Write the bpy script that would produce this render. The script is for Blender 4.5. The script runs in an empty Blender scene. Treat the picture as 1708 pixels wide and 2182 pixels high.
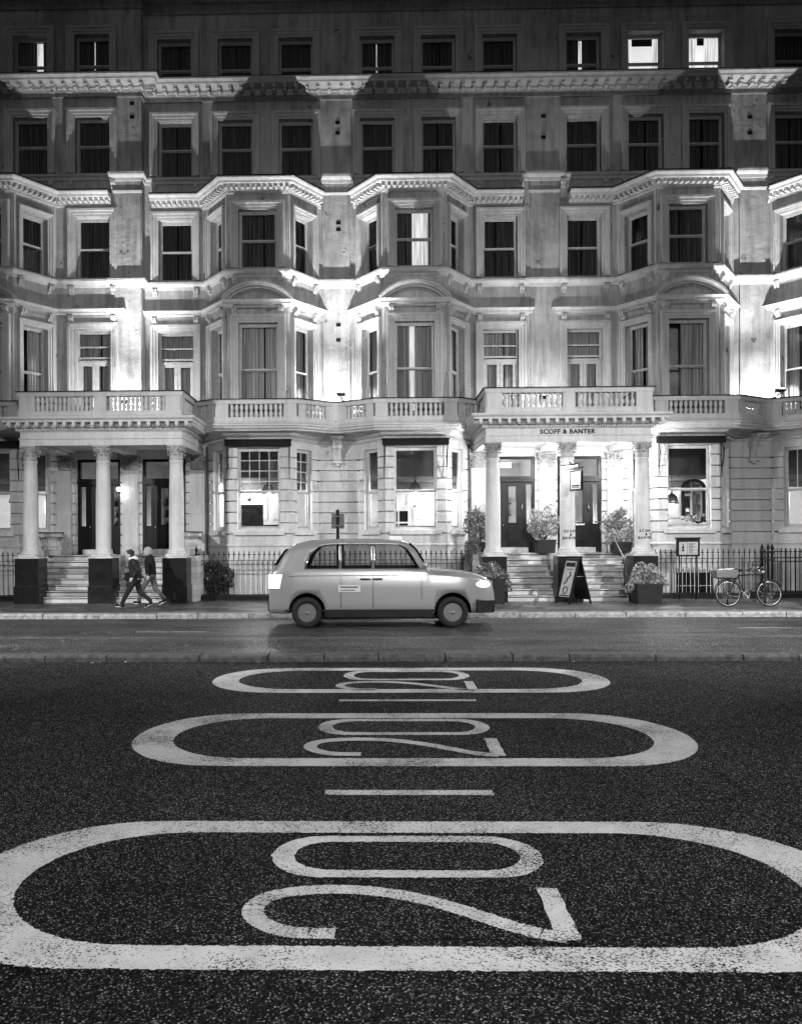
import bpy, bmesh, math, random
from mathutils import Matrix, Vector
R = math.radians; PI = math.pi
C = bpy.context.scene
COL = C.collection
random.seed(7)

# ------------------------------------------------------------------ camera
cam_d = bpy.data.cameras.new('camera'); cam = bpy.data.objects.new('camera', cam_d); COL.objects.link(cam)
cam_d.sensor_fit = 'HORIZONTAL'; cam_d.sensor_width = 36.0
cam_d.lens = 36.0 * 1763 / 1708
cam_d.shift_x = (854 - 750) / 1708
cam_d.shift_y = (1145 - 1091) / 1708
cam_d.clip_start = 0.1; cam_d.clip_end = 2000
cam.matrix_world = Matrix.Translation((0, 0, 1.96)) @ Matrix.Rotation(0.02, 4, 'Z') @ Matrix.Rotation(PI/2, 4, 'X') @ Matrix.Rotation(-0.005, 4, 'Z')
C.camera = cam
# ------------------------------------------------------------------ night sky, moon-weak sun
w = bpy.data.worlds.new('World'); C.world = w; w.use_nodes = True
nt = w.node_tree; bg = nt.nodes['Background']
sky = nt.nodes.new('ShaderNodeTexSky'); sky.sky_type = 'NISHITA'; sky.sun_disc = False
sky.sun_elevation = R(42); sky.sun_rotation = R(200)
bw = nt.nodes.new('ShaderNodeRGBToBW')
nt.links.new(sky.outputs[0], bw.inputs[0]); nt.links.new(bw.outputs[0], bg.inputs[0])
bg.inputs[1].default_value = 0.0038
sd = bpy.data.lights.new('moon_light', 'SUN'); sd.energy = 0.04; sd.angle = R(12); sd.color = (1, 1, 1)
so = bpy.data.objects.new('moon_light', sd); COL.objects.link(so)
so.rotation_euler = (R(52), 0, R(-18))
C.view_settings.view_transform = 'Standard'; C.view_settings.look = 'None'
C.view_settings.exposure = 0.28; C.view_settings.gamma = 1.0; C.view_settings.use_curve_mapping = False

# ------------------------------------------------------------------ materials (all greys: the place is seen in black and white)
def newmat(name):
    m = bpy.data.materials.new(name); m.use_nodes = True
    return m, m.node_tree, m.node_tree.nodes['Principled BSDF']
def g4(v): return (v, v, v, 1)
class N:
    def __init__(s, nt): s.nt = nt
    def n(s, t, **k):
        o = s.nt.nodes.new(t)
        for a, b in k.items(): setattr(o, a, b)
        return o
    def l(s, a, b): s.nt.links.new(a, b)
    def pos(s, sc=(1, 1, 1)):
        g = s.n('ShaderNodeNewGeometry'); m = s.n('ShaderNodeMapping'); m.inputs['Scale'].default_value = sc
        s.l(g.outputs['Position'], m.inputs[0]); return m.outputs[0]
    def noise(s, vec, scale, detail=4, rough=.55):
        o = s.n('ShaderNodeTexNoise'); o.inputs['Scale'].default_value = scale; o.inputs['Detail'].default_value = detail
        o.inputs['Roughness'].default_value = rough; s.l(vec, o.inputs['Vector']); return o.outputs['Fac']
    def ramp(s, fac, stops):
        o = s.n('ShaderNodeValToRGB'); e = o.color_ramp.elements
        e[0].position, e[0].color = stops[0][0], g4(stops[0][1]); e[1].position, e[1].color = stops[-1][0], g4(stops[-1][1])
        for p, v in stops[1:-1]:
            x = e.new(p); x.color = g4(v)
        s.l(fac, o.inputs[0]); return o.outputs[0]
    def mul(s, a, b, op='MULTIPLY'):
        o = s.n('ShaderNodeMath', operation=op)
        for i, x in enumerate((a, b)):
            if isinstance(x, (int, float)): o.inputs[i].default_value = x
            else: s.l(x, o.inputs[i])
        return o.outputs[0]
    def bump(s, h, strength, dist, to):
        o = s.n('ShaderNodeBump'); o.inputs['Strength'].default_value = strength; o.inputs['Distance'].default_value = dist
        s.l(h, o.inputs['Height']); s.l(o.outputs[0], to)
def plain(name, v, rough=.6, metal=0, emit=0, var=0, scale=6, bump=0, bscale=60):
    m, t, p = newmat(name); k = N(t)
    p.inputs['Base Color'].default_value = g4(v); p.inputs['Roughness'].default_value = rough; p.inputs['Metallic'].default_value = metal
    if emit:
        p.inputs['Emission Color'].default_value = (1, 1, 1, 1); p.inputs['Emission Strength'].default_value = emit
    if rough < .55 and v < .03 and not metal: p.inputs['Specular IOR Level'].default_value = .22
    if rough >= .55 and v < .25: p.inputs['Specular IOR Level'].default_value = .12
    if var:
        f = k.noise(k.pos(), scale, 5, .6)
        k.l(k.ramp(f, [(.3, v*(1-var)), (.7, min(1, v*(1+var)))]), p.inputs['Base Color'])
    if bump:
        k.bump(k.noise(k.pos(), bscale, 4), bump, .01, p.inputs['Normal'])
    return m
def stucco(name, v, grime=.35, peel=.0):
    m, t, p = newmat(name); k = N(t)
    a = k.noise(k.pos(), .55, 6, .62); b = k.noise(k.pos((6, 6, .7)), 1.1, 5, .6); c = k.noise(k.pos(), 16, 4, .6)
    fa = k.ramp(a, [(.3, 1 - grime), (.62, 1.0)]); fb = k.ramp(b, [(.34, 1 - grime*.7), (.55, 1.0)]); fc = k.ramp(c, [(.3, .9), (.7, 1.0)])
    x = k.mul(k.mul(fa, fb), k.mul(fc, v))
    if peel:
        d = k.noise(k.pos(), 1.9, 7, .68)
        x = k.mul(x, k.ramp(d, [(.635, 1.0), (.65, .35)]))
    k.l(x, p.inputs['Base Color']); p.inputs['Roughness'].default_value = .72
    h = k.noise(k.pos(), 2.6, 8, .62)
    h2 = k.mul(h, k.mul(k.noise(k.pos(), 70, 3), .12), 'ADD')
    k.bump(h2, .75, .07, p.inputs['Normal'])
    return m
def glassmat(name, dark=0.0):
    m, t, p = newmat(name); k = N(t); t.nodes.remove(p)
    out = [n for n in t.nodes if n.type == 'OUTPUT_MATERIAL'][0]
    tr = k.n('ShaderNodeBsdfTransparent'); tr.inputs[0].default_value = g4(.9 - dark)
    gl = k.n('ShaderNodeBsdfGlossy'); gl.inputs['Roughness'].default_value = .03; gl.inputs[0].default_value = g4(.9)
    lw = k.n('ShaderNodeFresnel'); lw.inputs[0].default_value = 1.5
    h = k.n('ShaderNodeBump'); h.inputs['Strength'].default_value = .15; h.inputs['Distance'].default_value = .02
    k.l(k.noise(k.pos(), 2.5, 2), h.inputs['Height']); k.l(h.outputs[0], gl.inputs['Normal'])
    mx = k.n('ShaderNodeMixShader'); k.l(lw.outputs[0], mx.inputs[0]); k.l(tr.outputs[0], mx.inputs[1]); k.l(gl.outputs[0], mx.inputs[2])
    k.l(mx.outputs[0], out.inputs[0]); return m
def asphalt_nodes(k, p, scale, base=.027, wet=0):
    ps = k.pos()
    vo = k.n('ShaderNodeTexVoronoi'); vo.inputs['Scale'].default_value = scale; k.l(ps, vo.inputs['Vector'])
    cb = k.n('ShaderNodeRGBToBW'); k.l(vo.outputs['Color'], cb.inputs[0])
    st = k.ramp(cb.outputs[0], [(0, .3), (.5, .7), (.72, 1.6), (.82, 10.0), (1, 30.0)])
    big = k.ramp(k.noise(ps, .45, 6, .62), [(.3, .5), (.7, 1.7)])
    ve = k.n('ShaderNodeTexVoronoi'); ve.feature = 'DISTANCE_TO_EDGE'; ve.inputs['Scale'].default_value = .42
    wp = k.n('ShaderNodeMixRGB'); wp.blend_type = 'ADD'; wp.inputs[0].default_value = .35; k.l(ps, wp.inputs[1])
    nn = k.n('ShaderNodeTexNoise'); nn.inputs['Scale'].default_value = 1.7; nn.inputs['Detail'].default_value = 6; k.l(ps, nn.inputs['Vector']); k.l(nn.outputs['Color'], wp.inputs[2]); k.l(wp.outputs[0], ve.inputs['Vector'])
    crack = k.ramp(ve.outputs['Distance'], [(.002, .15), (.008, 1.0)]); cm = k.ramp(k.noise(ps, .33, 2), [(.50, 1), (.56, 0)]); crk = k.mul(crack, cm, 'MAXIMUM')
    gap = k.ramp(vo.outputs['Distance'], [(.25, 1.0), (.62, .25)])
    v = k.mul(k.mul(k.mul(st, big), crk), k.mul(gap, base)); k.l(v, p.inputs['Base Color'])
    rr = k.ramp(cb.outputs[0], [(0, .8-.3*wet), (.6, .7-.25*wet), (1, .42)]); k.l(rr, p.inputs['Roughness'])
    sp = k.ramp(cb.outputs[0], [(0, .03+.3*wet), (.7, .06+.3*wet), (.85, .7), (1, 1.0)])
    if wet: sp = k.mul(sp, k.ramp(k.noise(k.pos((.4, 1.5, 1)), .8, 4), [(.35, .2), (.6, 1.3)]))
    k.l(sp, p.inputs['Specular IOR Level'])
    k.bump(k.mul(k.ramp(vo.outputs['Distance'], [(0, 1), (.7, 0)]), cb.outputs[0]), 1.0, .016, p.inputs['Normal'])
def asphalt(name, scale=125, base=.027, wet=0):
    m, t, p = newmat(name); asphalt_nodes(N(t), p, scale, base, wet); return m
def roadpaint(name):
    m, t, p = newmat(name); k = N(t); asphalt_nodes(k, p, 125, .027)
    q = k.n('ShaderNodeBsdfPrincipled'); q.inputs['Roughness'].default_value = .6
    k.l(k.ramp(k.noise(k.pos(), 5, 6, .6), [(.3, .50), (.7, .68)]), q.inputs['Base Color'])
    k.bump(k.noise(k.pos(), 90, 3), .4, .01, q.inputs['Normal'])
    fine = k.noise(k.pos((.8, 1, 1)), 100, 3, .65); wear = k.noise(k.pos(), 1.1, 5, .65)
    s = k.mul(fine, k.mul(k.ramp(wear, [(.40, .0), (.62, .14)]), 1.0), 'SUBTRACT')
    mask = k.ramp(s, [(.352, 0), (.372, 1)])
    out = [n for n in t.nodes if n.type == 'OUTPUT_MATERIAL'][0]
    mx = k.n('ShaderNodeMixShader'); k.l(mask, mx.inputs[0]); k.l(p.outputs[0], mx.inputs[1]); k.l(q.outputs[0], mx.inputs[2]); k.l(mx.outputs[0], out.inputs[0])
    return m
def paving(name):
    m, t, p = newmat(name); k = N(t)
    br = k.n('ShaderNodeTexBrick'); br.inputs['Scale'].default_value = 1.0; br.inputs['Brick Width'].default_value = .9; br.inputs['Row Height'].default_value = .6
    br.inputs['Mortar Size'].default_value = .008; br.inputs['Color1'].default_value = g4(.05); br.inputs['Color2'].default_value = g4(.15); br.inputs['Mortar'].default_value = g4(.015)
    br.inputs['Bias'].default_value = -.25
    k.l(k.pos(), br.inputs['Vector']); b = k.n('ShaderNodeRGBToBW'); k.l(br.outputs[0], b.inputs[0])
    v = k.mul(b.outputs[0], k.ramp(k.noise(k.pos(), 3, 7, .7), [(.3, .55), (.7, 1.35)])); k.l(v, p.inputs['Base Color'])
    k.l(k.ramp(k.noise(k.pos(), 1.2, 4), [(.35, .32), (.65, .7)]), p.inputs['Roughness'])
    k.bump(k.mul(k.mul(br.outputs['Fac'], -.6), k.noise(k.pos(), 40, 4), 'ADD'), .5, .008, p.inputs['Normal'])
    return m
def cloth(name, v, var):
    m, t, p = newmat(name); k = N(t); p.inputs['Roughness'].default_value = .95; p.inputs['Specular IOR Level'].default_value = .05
    k.l(k.ramp(k.noise(k.pos((26, 26, .35)), 1, 2), [(.35, v*(1-var)), (.65, v*(1+var))]), p.inputs['Base Color']); return m  # vertical stripes put the shading of pleats into the cloth colour
def marble(name):
    m, t, p = newmat(name); k = N(t)
    sx = k.n('ShaderNodeSeparateXYZ'); g = k.n('ShaderNodeNewGeometry'); k.l(g.outputs['Position'], sx.inputs[0]); cx = k.n('ShaderNodeCombineXYZ'); k.l(sx.outputs[0], cx.inputs[0]); k.l(k.mul(sx.outputs[2], .12, 'SUBTRACT'), cx.inputs[1])
    br = k.n('ShaderNodeTexBrick'); br.inputs['Scale'].default_value = 1; br.inputs['Brick Width'].default_value = .55; br.inputs['Row Height'].default_value = .166; br.inputs['Mortar Size'].default_value = .002
    br.inputs['Color1'].default_value = g4(.22); br.inputs['Color2'].default_value = g4(.62); br.inputs['Mortar'].default_value = g4(.15); br.inputs['Bias'].default_value = .2; k.l(cx.outputs[0], br.inputs['Vector'])
    b_ = k.n('ShaderNodeRGBToBW'); k.l(br.outputs[0], b_.inputs[0]); k.l(k.mul(b_.outputs[0], k.ramp(k.noise(k.pos(), 7, 8, .7), [(.3, .78), (.7, 1.1)])), p.inputs['Base Color'])
    p.inputs['Roughness'].default_value = .5; return m
def foliage(name, v):
    m, t, p = newmat(name); k = N(t)
    oi = k.n('ShaderNodeNewGeometry')
    k.l(k.ramp(oi.outputs['Random Per Island'], [(0, v*.35), (1, v*1.7)]), p.inputs['Base Color'])
    p.inputs['Roughness'].default_value = .32; return m
def emitmat(name, s):
    m, t, p = newmat(name); p.inputs['Base Color'].default_value = g4(.8)
    p.inputs['Emission Color'].default_value = (1, 1, 1, 1); p.inputs['Emission Strength'].default_value = s; return m

M = dict(
    wall=stucco('painted_stucco', .50, .50, .35), wall_low=stucco('painted_stucco_ground', .60, .26), trim=stucco('moulded_trim', .55, .28),
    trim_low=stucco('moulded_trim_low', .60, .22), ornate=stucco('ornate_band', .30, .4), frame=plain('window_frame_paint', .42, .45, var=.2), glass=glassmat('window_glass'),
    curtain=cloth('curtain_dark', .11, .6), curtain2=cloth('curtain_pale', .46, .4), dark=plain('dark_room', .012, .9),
    lead=plain('lead_flashing', .02, .6), black=plain('black_gloss_paint', .012, .28, var=.4, bump=.1), iron=plain('iron_paint', .012, .4, bump=.2),
    asphalt=asphalt('asphalt'), asphalt_far=asphalt('asphalt_worn', 60, .03, 1), paint=roadpaint('road_paint'), paving=paving('paving_slabs'),
    kerb=plain('granite_kerb', .26, .6, var=.55, scale=9, bump=.8, bscale=25), kerb_dark=plain('dark_kerb', .075, .6, var=.5, scale=9, bump=.8, bscale=25),
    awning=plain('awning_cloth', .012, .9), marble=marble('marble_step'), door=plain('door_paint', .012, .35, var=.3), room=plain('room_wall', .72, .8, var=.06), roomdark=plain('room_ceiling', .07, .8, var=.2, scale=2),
    bulb=emitmat('lamp_glow', 14), lens=emitmat('flood_lens', 25), litglass=emitmat('lit_glass', .9), brass=plain('polished_metal', .6, .25, metal=1),
    leaf=foliage('leaf', .16), darkleaf=foliage('dark_leaf', .05), leaf2=foliage('leaf_pale', .30), pot=plain('planter', .015, .5, var=.3), white=plain('white_paint', .75, .4),
    paper=plain('paper', .65, .7, var=.05), ink=plain('ink', .02, .7), skin=plain('skin', .40, .5), capstone=stucco('carved_capital', .42, .5), stone=stucco('stone_coping', .40, .4),
    jacket=plain('dark_jacket', .022, .8, var=.5, scale=14, bump=.5), coat=plain('black_coat', .014, .85, bump=.4), trousers=plain('dark_trousers', .02, .85), jeans=plain('grey_jeans', .09, .85, var=.3, scale=20),
    fleece=plain('pale_fleece', .6, .95, bump=.8), hair=plain('dark_hair', .03, .6, bump=.6), hairlight=plain('fair_hair', .28, .6, bump=.6), rubber=plain('tyre_rubber', .015, .7),
    rim=plain('wheel_metal', .45, .35, metal=.8), shadeglass=plain('smoked_shade', .18, .2, metal=.5), bark=plain('bark', .06, .8), wicker=plain('wicker', .22, .7, var=.4, scale=60, bump=.8), picture=plain('picture_canvas', .012, .6, var=.9, scale=7))
# lit curtains: room glow and its streaks put into the cloth as emission
M['curtain_lit'] = plain('curtain_lit', .5, .9); 
def _lit():
    m, t, p = newmat('curtain_glow'); k = N(t); p.inputs['Base Color'].default_value = g4(.4); p.inputs['Roughness'].default_value = .9
    f = k.ramp(k.noise(k.pos((9, 9, .3)), 2.2, 3), [(.36, .22), (.6, .8)]); k.l(f, p.inputs['Emission Strength']); p.inputs['Emission Color'].default_value = (1, 1, 1, 1); return m
M['curtain_lit'] = _lit()
M['roomglow'] = emitmat('room_glow_panel', .6)  # flat panel given its own glow in place of a lit room
M['taxi'] = plain('taxi_paint', .27, .27, metal=.4)
M['taxiglass'] = glassmat('taxi_glass', .25); M['wheel'] = plain('alloy_wheel', .16, .35, metal=.6); M['roomgrey'] = plain('upper_room_wall', .4, .9, var=.3, scale=2)

# ------------------------------------------------------------------ object helpers
WM = {}
def link(o, W=None, parent=None):
    W = W or Matrix.Identity(4); COL.objects.link(o); WM[o.name] = W.copy(); o.matrix_basis = W
    if parent is not None:
        o.parent = parent; o.matrix_parent_inverse = WM[parent.name].inverted()
    return o
def tag(o, label=None, cat=None, group=None, kind=None):
    if label: o['label'] = label
    if cat: o['category'] = cat
    if group: o['group'] = group
    if kind: o['kind'] = kind
    return o
def thing(name, loc, label, cat, group=None):
    return tag(link(bpy.data.objects.new(name, None), Matrix.Translation(loc)), label, cat, group)
class MB:
    def __init__(s): s.v = []; s.f = []; s.sm = []; s.mi = []; s.cur = 0
    def vert(s, p): s.v.append(tuple(p)); return len(s.v) - 1
    def face(s, pts, smooth=False):
        b = len(s.v); s.v += [tuple(p) for p in pts]; s.f.append(tuple(range(b, b + len(pts)))); s.sm.append(smooth); s.mi.append(s.cur)
    def box(s, x0, x1, y0, y1, z0, z1, M=None):
        P = [Vector((x, y, z)) for z in (z0, z1) for y in (y0, y1) for x in (x0, x1)]
        if M is not None: P = [M @ p for p in P]
        b = len(s.v); s.v += [tuple(p) for p in P]
        for f in ((0, 2, 3, 1), (4, 5, 7, 6), (0, 1, 5, 4), (2, 6, 7, 3), (0, 4, 6, 2), (1, 3, 7, 5)):
            s.f.append(tuple(b + i for i in f)); s.sm.append(False); s.mi.append(s.cur)
    def prism(s, pts, z0, z1, M=None):
        n = len(pts); A = [Vector((x, y, z0)) for x, y in pts]; B = [Vector((x, y, z1)) for x, y in pts]
        if M is not None: A = [M @ p for p in A]; B = [M @ p for p in B]
        b = len(s.v); s.v += [tuple(p) for p in A + B]
        s.f.append(tuple(b + i for i in reversed(range(n)))); s.f.append(tuple(b + n + i for i in range(n))); s.sm += [False]*2; s.mi += [s.cur]*2
        for i in range(n):
            j = (i + 1) % n; s.f.append((b + i, b + j, b + n + j, b + n + i)); s.sm.append(False); s.mi.append(s.cur)
    def grid(s, rows, closed=False, smooth=True):
        nr, nc = len(rows), len(rows[0]); b = len(s.v)
        for r in rows: s.v += [tuple(p) for p in r]
        for i in range(nr - 1):
            for j in range(nc if closed else nc - 1):
                k = (j + 1) % nc; s.f.append((b + i*nc + j, b + i*nc + k, b + (i+1)*nc + k, b + (i+1)*nc + j)); s.sm.append(smooth); s.mi.append(s.cur)
    def lathe(s, prof, c=(0, 0, 0), seg=16, M=None, cap=True):
        rows = []
        for r, z in prof:
            row = []
            for i in range(seg):
                a = 2*PI*i/seg; p = Vector((c[0] + r*math.cos(a), c[1] + r*math.sin(a), c[2] + z)); row.append(M @ p if M is not None else p)
            rows.append(row)
        s.grid(rows, True)
        if cap:
            for row in (rows[0], rows[-1]): s.face(row)
    def tube(s, pts, r, seg=8, rs=None, cap=True):
        pts = [Vector(p) for p in pts]; rows = []; up = Vector((0, 0, 1)); prev = None
        for i, p in enumerate(pts):
            d = (pts[min(i+1, len(pts)-1)] - pts[max(i-1, 0)])
            if d.length < 1e-9: d = Vector((0, 0, 1))
            d.normalize()
            if prev is None: a = d.orthogonal().normalized()
            else:
                a = prev - d*prev.dot(d); a = a.normalized() if a.length > 1e-6 else d.orthogonal().normalized()
            prev = a; b = d.cross(a); rr = rs[i] if rs else r
            rows.append([p + (a*math.cos(2*PI*k/seg) + b*math.sin(2*PI*k/seg))*rr for k in range(seg)])
        s.grid(rows, True)
        if cap: s.face(rows[0]); s.face(rows[-1])
    def ball(s, c, r, seg=12, rings=8, sc=(1, 1, 1)):
        rows = []
        for i in range(rings + 1):
            t = PI*i/rings; rows.append([Vector((c[0] + r*sc[0]*max(math.sin(t), 1e-3)*math.cos(2*PI*k/seg), c[1] + r*sc[1]*max(math.sin(t), 1e-3)*math.sin(2*PI*k/seg), c[2] + r*sc[2]*math.cos(t))) for k in range(seg)])
        s.grid(rows, True)
    def sweep(s, path, prof, mp, caps=True, closed_prof=True, closed_path=False):
        """path: 2-D points; prof: (outward offset, height); mp(x, y, h) -> 3-D"""
        n = len(path); rows = []
        for i, p in enumerate(path):
            if closed_path: a, b = path[i-1], path[(i+1) % n]
            else: a = path[i-1] if i else None; b = path[i+1] if i < n-1 else None
            def nrm(q0, q1):
                d = Vector((q1[0]-q0[0], q1[1]-q0[1])).normalized(); return Vector((d.y, -d.x))
            if a is None: m = nrm(p, b)
            elif b is None: m = nrm(a, p)
            else:
                n0, n1 = nrm(a, p), nrm(p, b); m = (n0 + n1)
                m = m / max(1 + n0.dot(n1), .15)
            rows.append([mp(p[0] + m.x*o, p[1] + m.y*o, h) for o, h in prof])
        if closed_path: rows.append(rows[0])
        s.grid(rows, closed_prof, False)
        if caps and not closed_path: s.face(rows[0]); s.face(list(reversed(rows[-1])))
    def build(s, name, mat, parent=None, W=None, bevel=0):
        me = bpy.data.meshes.new(name); me.from_pydata(s.v, [], s.f)
        for m_ in (mat if isinstance(mat, (list, tuple)) else [mat]): me.materials.append(m_)
        me.polygons.foreach_set('use_smooth', s.sm); me.polygons.foreach_set('material_index', s.mi); me.update()
        bm = bmesh.new(); bm.from_mesh(me); bmesh.ops.remove_doubles(bm, verts=bm.verts, dist=1e-5); bmesh.ops.recalc_face_normals(bm, faces=bm.faces); bm.to_mesh(me); bm.free()
        o = bpy.data.objects.new(name, me); link(o, W, parent)
        if bevel:
            b = o.modifiers.new('bevel', 'BEVEL'); b.width = bevel; b.segments = 2; b.limit_method = 'ANGLE'
        return o
def inst(me, name, parent, W):
    return link(bpy.data.objects.new(name, me), W, parent)
plan = lambda x, y, h: Vector((x, y, h))
def frame(p0, p1):
    """panel frame: x along the wall, y into the wall, z up"""
    t = Vector((p1[0]-p0[0], p1[1]-p0[1])).normalized(); L = (Vector(p1[:2]) - Vector(p0[:2])).length
    return Matrix(((t.x, -t.y, 0, p0[0]), (t.y, t.x, 0, p0[1]), (0, 0, 1, 0), (0, 0, 0, 1))), L

def along(path, off, spacing, fn, margin=.06):
    """call fn(matrix) at even steps along an outward-offset path"""
    n = len(path); pts = []
    for i, p in enumerate(path):
        a = path[i-1] if i else None; b = path[i+1] if i < n-1 else None
        def nrm(q0, q1):
            d = Vector((q1[0]-q0[0], q1[1]-q0[1])).normalized(); return Vector((d.y, -d.x))
        if a is None: m = nrm(p, b)
        elif b is None: m = nrm(a, p)
        else:
            n0, n1 = nrm(a, p), nrm(p, b); m = (n0+n1)/max(1 + n0.dot(n1), .15)
        pts.append((p[0] + m.x*off, p[1] + m.y*off))
    for a, b in zip(pts, pts[1:]):
        F, L = frame(a, b)
        k = int((L - 2*margin)/spacing)
        if k < 1: continue
        st = (L - k*spacing)/2
        for i in range(k + 1): fn(F @ Matrix.Translation((st + i*spacing, 0, 0)))

# ------------------------------------------------------------------ windows
CACHE = {}
def cached(key, fn):
    if key not in CACHE: CACHE[key] = fn()
    return CACHE[key]
def mesh_of(mb, mat):
    o = mb.build('tmp', mat); me = o.data; COL.objects.unlink(o); bpy.data.objects.remove(o); return me
def curtain_mesh(w_, h, gap0, gap1, mat, seed, zig=.034):
    def f():
        rnd = random.Random(seed); mb = MB()
        def sheet(x0, x1):
            if x1 - x0 < .04: return
            n = max(8, int((x1-x0)/.012)); ph = rnd.random()*6; fr = rnd.uniform(55, 80); rows = []
            for zi in range(7):
                z = h*zi/6; k = zi/6
                rows.append([Vector((x0 + (x1-x0)*i/n, zig*math.sin(fr*(x1-x0)*i/n + ph + .8*math.sin(i*.13)) * (1.2-.5*k) + .006*math.sin(z*3+i*.3), z)) for i in range(n+1)])
            mb.grid(rows)
        sheet(0, gap0*w_); sheet(gap1*w_, w_)
        me = mesh_of(mb, mat); me.name = 'curtain'; return me
    return cached(('cur', round(w_, 3), round(h, 3), gap0, gap1, mat.name, seed), f)
def window(parent, F, s0, s1, z0, z1, style='sash', curtain=(.5, .5), cmat='curtain', strip=None, grid_=None, seed=0, back=None, depth=.19, rail=.5):
    w_, h = s1-s0, z1-z0; W = F @ Matrix.Translation((s0, depth, z0)); fr = .05
    def f():
        mb = MB()
        mb.box(0, fr, 0, .09, 0, h); mb.box(w_-fr, w_, 0, .09, 0, h); mb.box(fr, w_-fr, 0, .09, h-fr*1.1, h); mb.box(fr, w_-fr, -.01, .10, 0, fr*1.2)
        if style in ('sash', 'multi'):
            zr = h*rail
            mb.box(fr, w_-fr, .01, .055, zr-.01, zr+.035); mb.box(fr, w_-fr, .05, .085, zr-.045, zr+.01)
            for x in (fr, w_-fr-.03): mb.box(x, x+.03, .012, .05, zr+.035, h-fr*1.1); mb.box(x, x+.03, .052, .085, fr*1.2, zr-.045)
            mb.box(fr+.03, w_-fr-.03, .052, .085, fr*1.2, fr*1.2+.05); mb.box(fr+.03, w_-fr-.03, .012, .05, h-fr*1.1-.035, h-fr*1.1)
            if grid_:
                nx, nz = grid_
                for i in range(1, nx): x = fr + (w_-2*fr)*i/nx; mb.box(x-.011, x+.011, .02, .045, zr+.035, h-fr*1.1)
                for i in range(1, nz): z = zr + (h-zr-fr)*i/nz; mb.box(fr, w_-fr, .018, .043, z-.011, z+.011)
        elif style == 'french':
            for z, t in ((h*.745, .05), (h*.855, .035)): mb.box(fr, w_-fr, -.005, .08, z-t, z+t*.3)
            mb.box(fr, w_-fr, -.03, .08, h*.70-.03, h*.70+.05)
            for a in (fr, w_/2+.004):
                b = a + w_/2-fr-.004
                mb.box(a, a+.10, .012, .06, .07, h*.70-.03); mb.box(b-.10, b, .012, .06, .07, h*.70-.03)
                mb.box(a+.10, b-.10, .012, .06, .07, .45); mb.box(a+.10, b-.10, .012, .06, h*.70-.12, h*.70-.03)
        me = mesh_of(mb, M['frame']); me.name = 'window_frame'; return me
    o = inst(cached(('win', round(w_, 3), round(h, 3), style, grid_, rail), f), 'window', parent, W)
    def p():
        mb = MB(); mb.face([(fr*.8, .047, fr*.8), (w_-fr*.8, .047, fr*.8), (w_-fr*.8, .047, h-fr*.8), (fr*.8, .047, h-fr*.8)])
        me = mesh_of(mb, M['glass']); me.name = 'pane'; return me
    inst(cached(('pane', round(w_, 3), round(h, 3)), p), 'pane', o, W)
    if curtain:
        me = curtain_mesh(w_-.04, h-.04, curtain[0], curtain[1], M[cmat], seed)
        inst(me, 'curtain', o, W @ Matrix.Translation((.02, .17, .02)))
    if strip:
        me = curtain_mesh((w_-.04)*(strip[1]-strip[0]), h-.04, 1.0, 1.0, M['curtain_lit'], seed+50, .012)
        inst(me, 'lit_curtain', o, W @ Matrix.Translation((.02+(w_-.04)*strip[0], .21, .02)))
    if back:
        mb = MB(); mb.box(0, w_, 0, .02, 0, h); mb.build('room_back_panel', M[back], o, W @ Matrix.Translation((0, .6, 0)))
    return o

ARCH = [(0, -.02), (0, .045), (-.07, .045), (-.075, .075), (-.16, .085), (-.165, .12), (-.235, .125), (-.25, .09), (-.25, -.02)]
def architrave(mb, F, s0, s1, z0, z1, sc=1.0):
    mb.sweep([(s0, z0), (s0, z1), (s1, z1), (s1, z0)], [(o*sc, n) for o, n in ARCH], lambda x, z, n: F @ Vector((x, -n, z)))
def wall_panel(mb, F, L, z0, z1, ops, reveal=.2, grooves=()):
    xs = sorted({0, L} | {a for o in ops for a in o[:2]}); gz = []
    for g in grooves: gz += [g-.02, g+.02]
    zs = sorted({z0, z1} | {a for o in ops for a in o[2:]} | {g for g in gz if z0 < g < z1})
    P = lambda x, d, z: F @ Vector((x, d, z))
    for za, zb in zip(zs, zs[1:]):
        zm = (za+zb)/2; gr = any(abs(zm-g) < .0205 for g in grooves); d = .03 if gr else 0
        for xa, xb in zip(xs, xs[1:]):
            xm = (xa+xb)/2
            if any(o[0] < xm < o[1] and o[2] < zm < o[3] for o in ops): continue
            if gr:
                mb.face([P(xa, .09, za), P(xb, .09, za), P(xb, .09, zb), P(xa, .09, zb)])
                mb.face([P(xa, 0, za), P(xb, 0, za), P(xb, .09, za), P(xa, .09, za)]); mb.face([P(xa, .09, zb), P(xb, .09, zb), P(xb, 0, zb), P(xa, 0, zb)])
            else: mb.face([P(xa, 0, za), P(xb, 0, za), P(xb, 0, zb), P(xa, 0, zb)])
    for a, b, c, d in ops:
        mb.face([P(a, 0, c), P(a, reveal, c), P(a, reveal, d), P(a, 0, d)]); mb.face([P(b, 0, c), P(b, 0, d), P(b, reveal, d), P(b, reveal, c)])
        mb.face([P(a, 0, d), P(a, reveal, d), P(b, reveal, d), P(b, 0, d)]); mb.face([P(a, 0, c), P(b, 0, c), P(b, reveal, c), P(a, reveal, c)])
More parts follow.
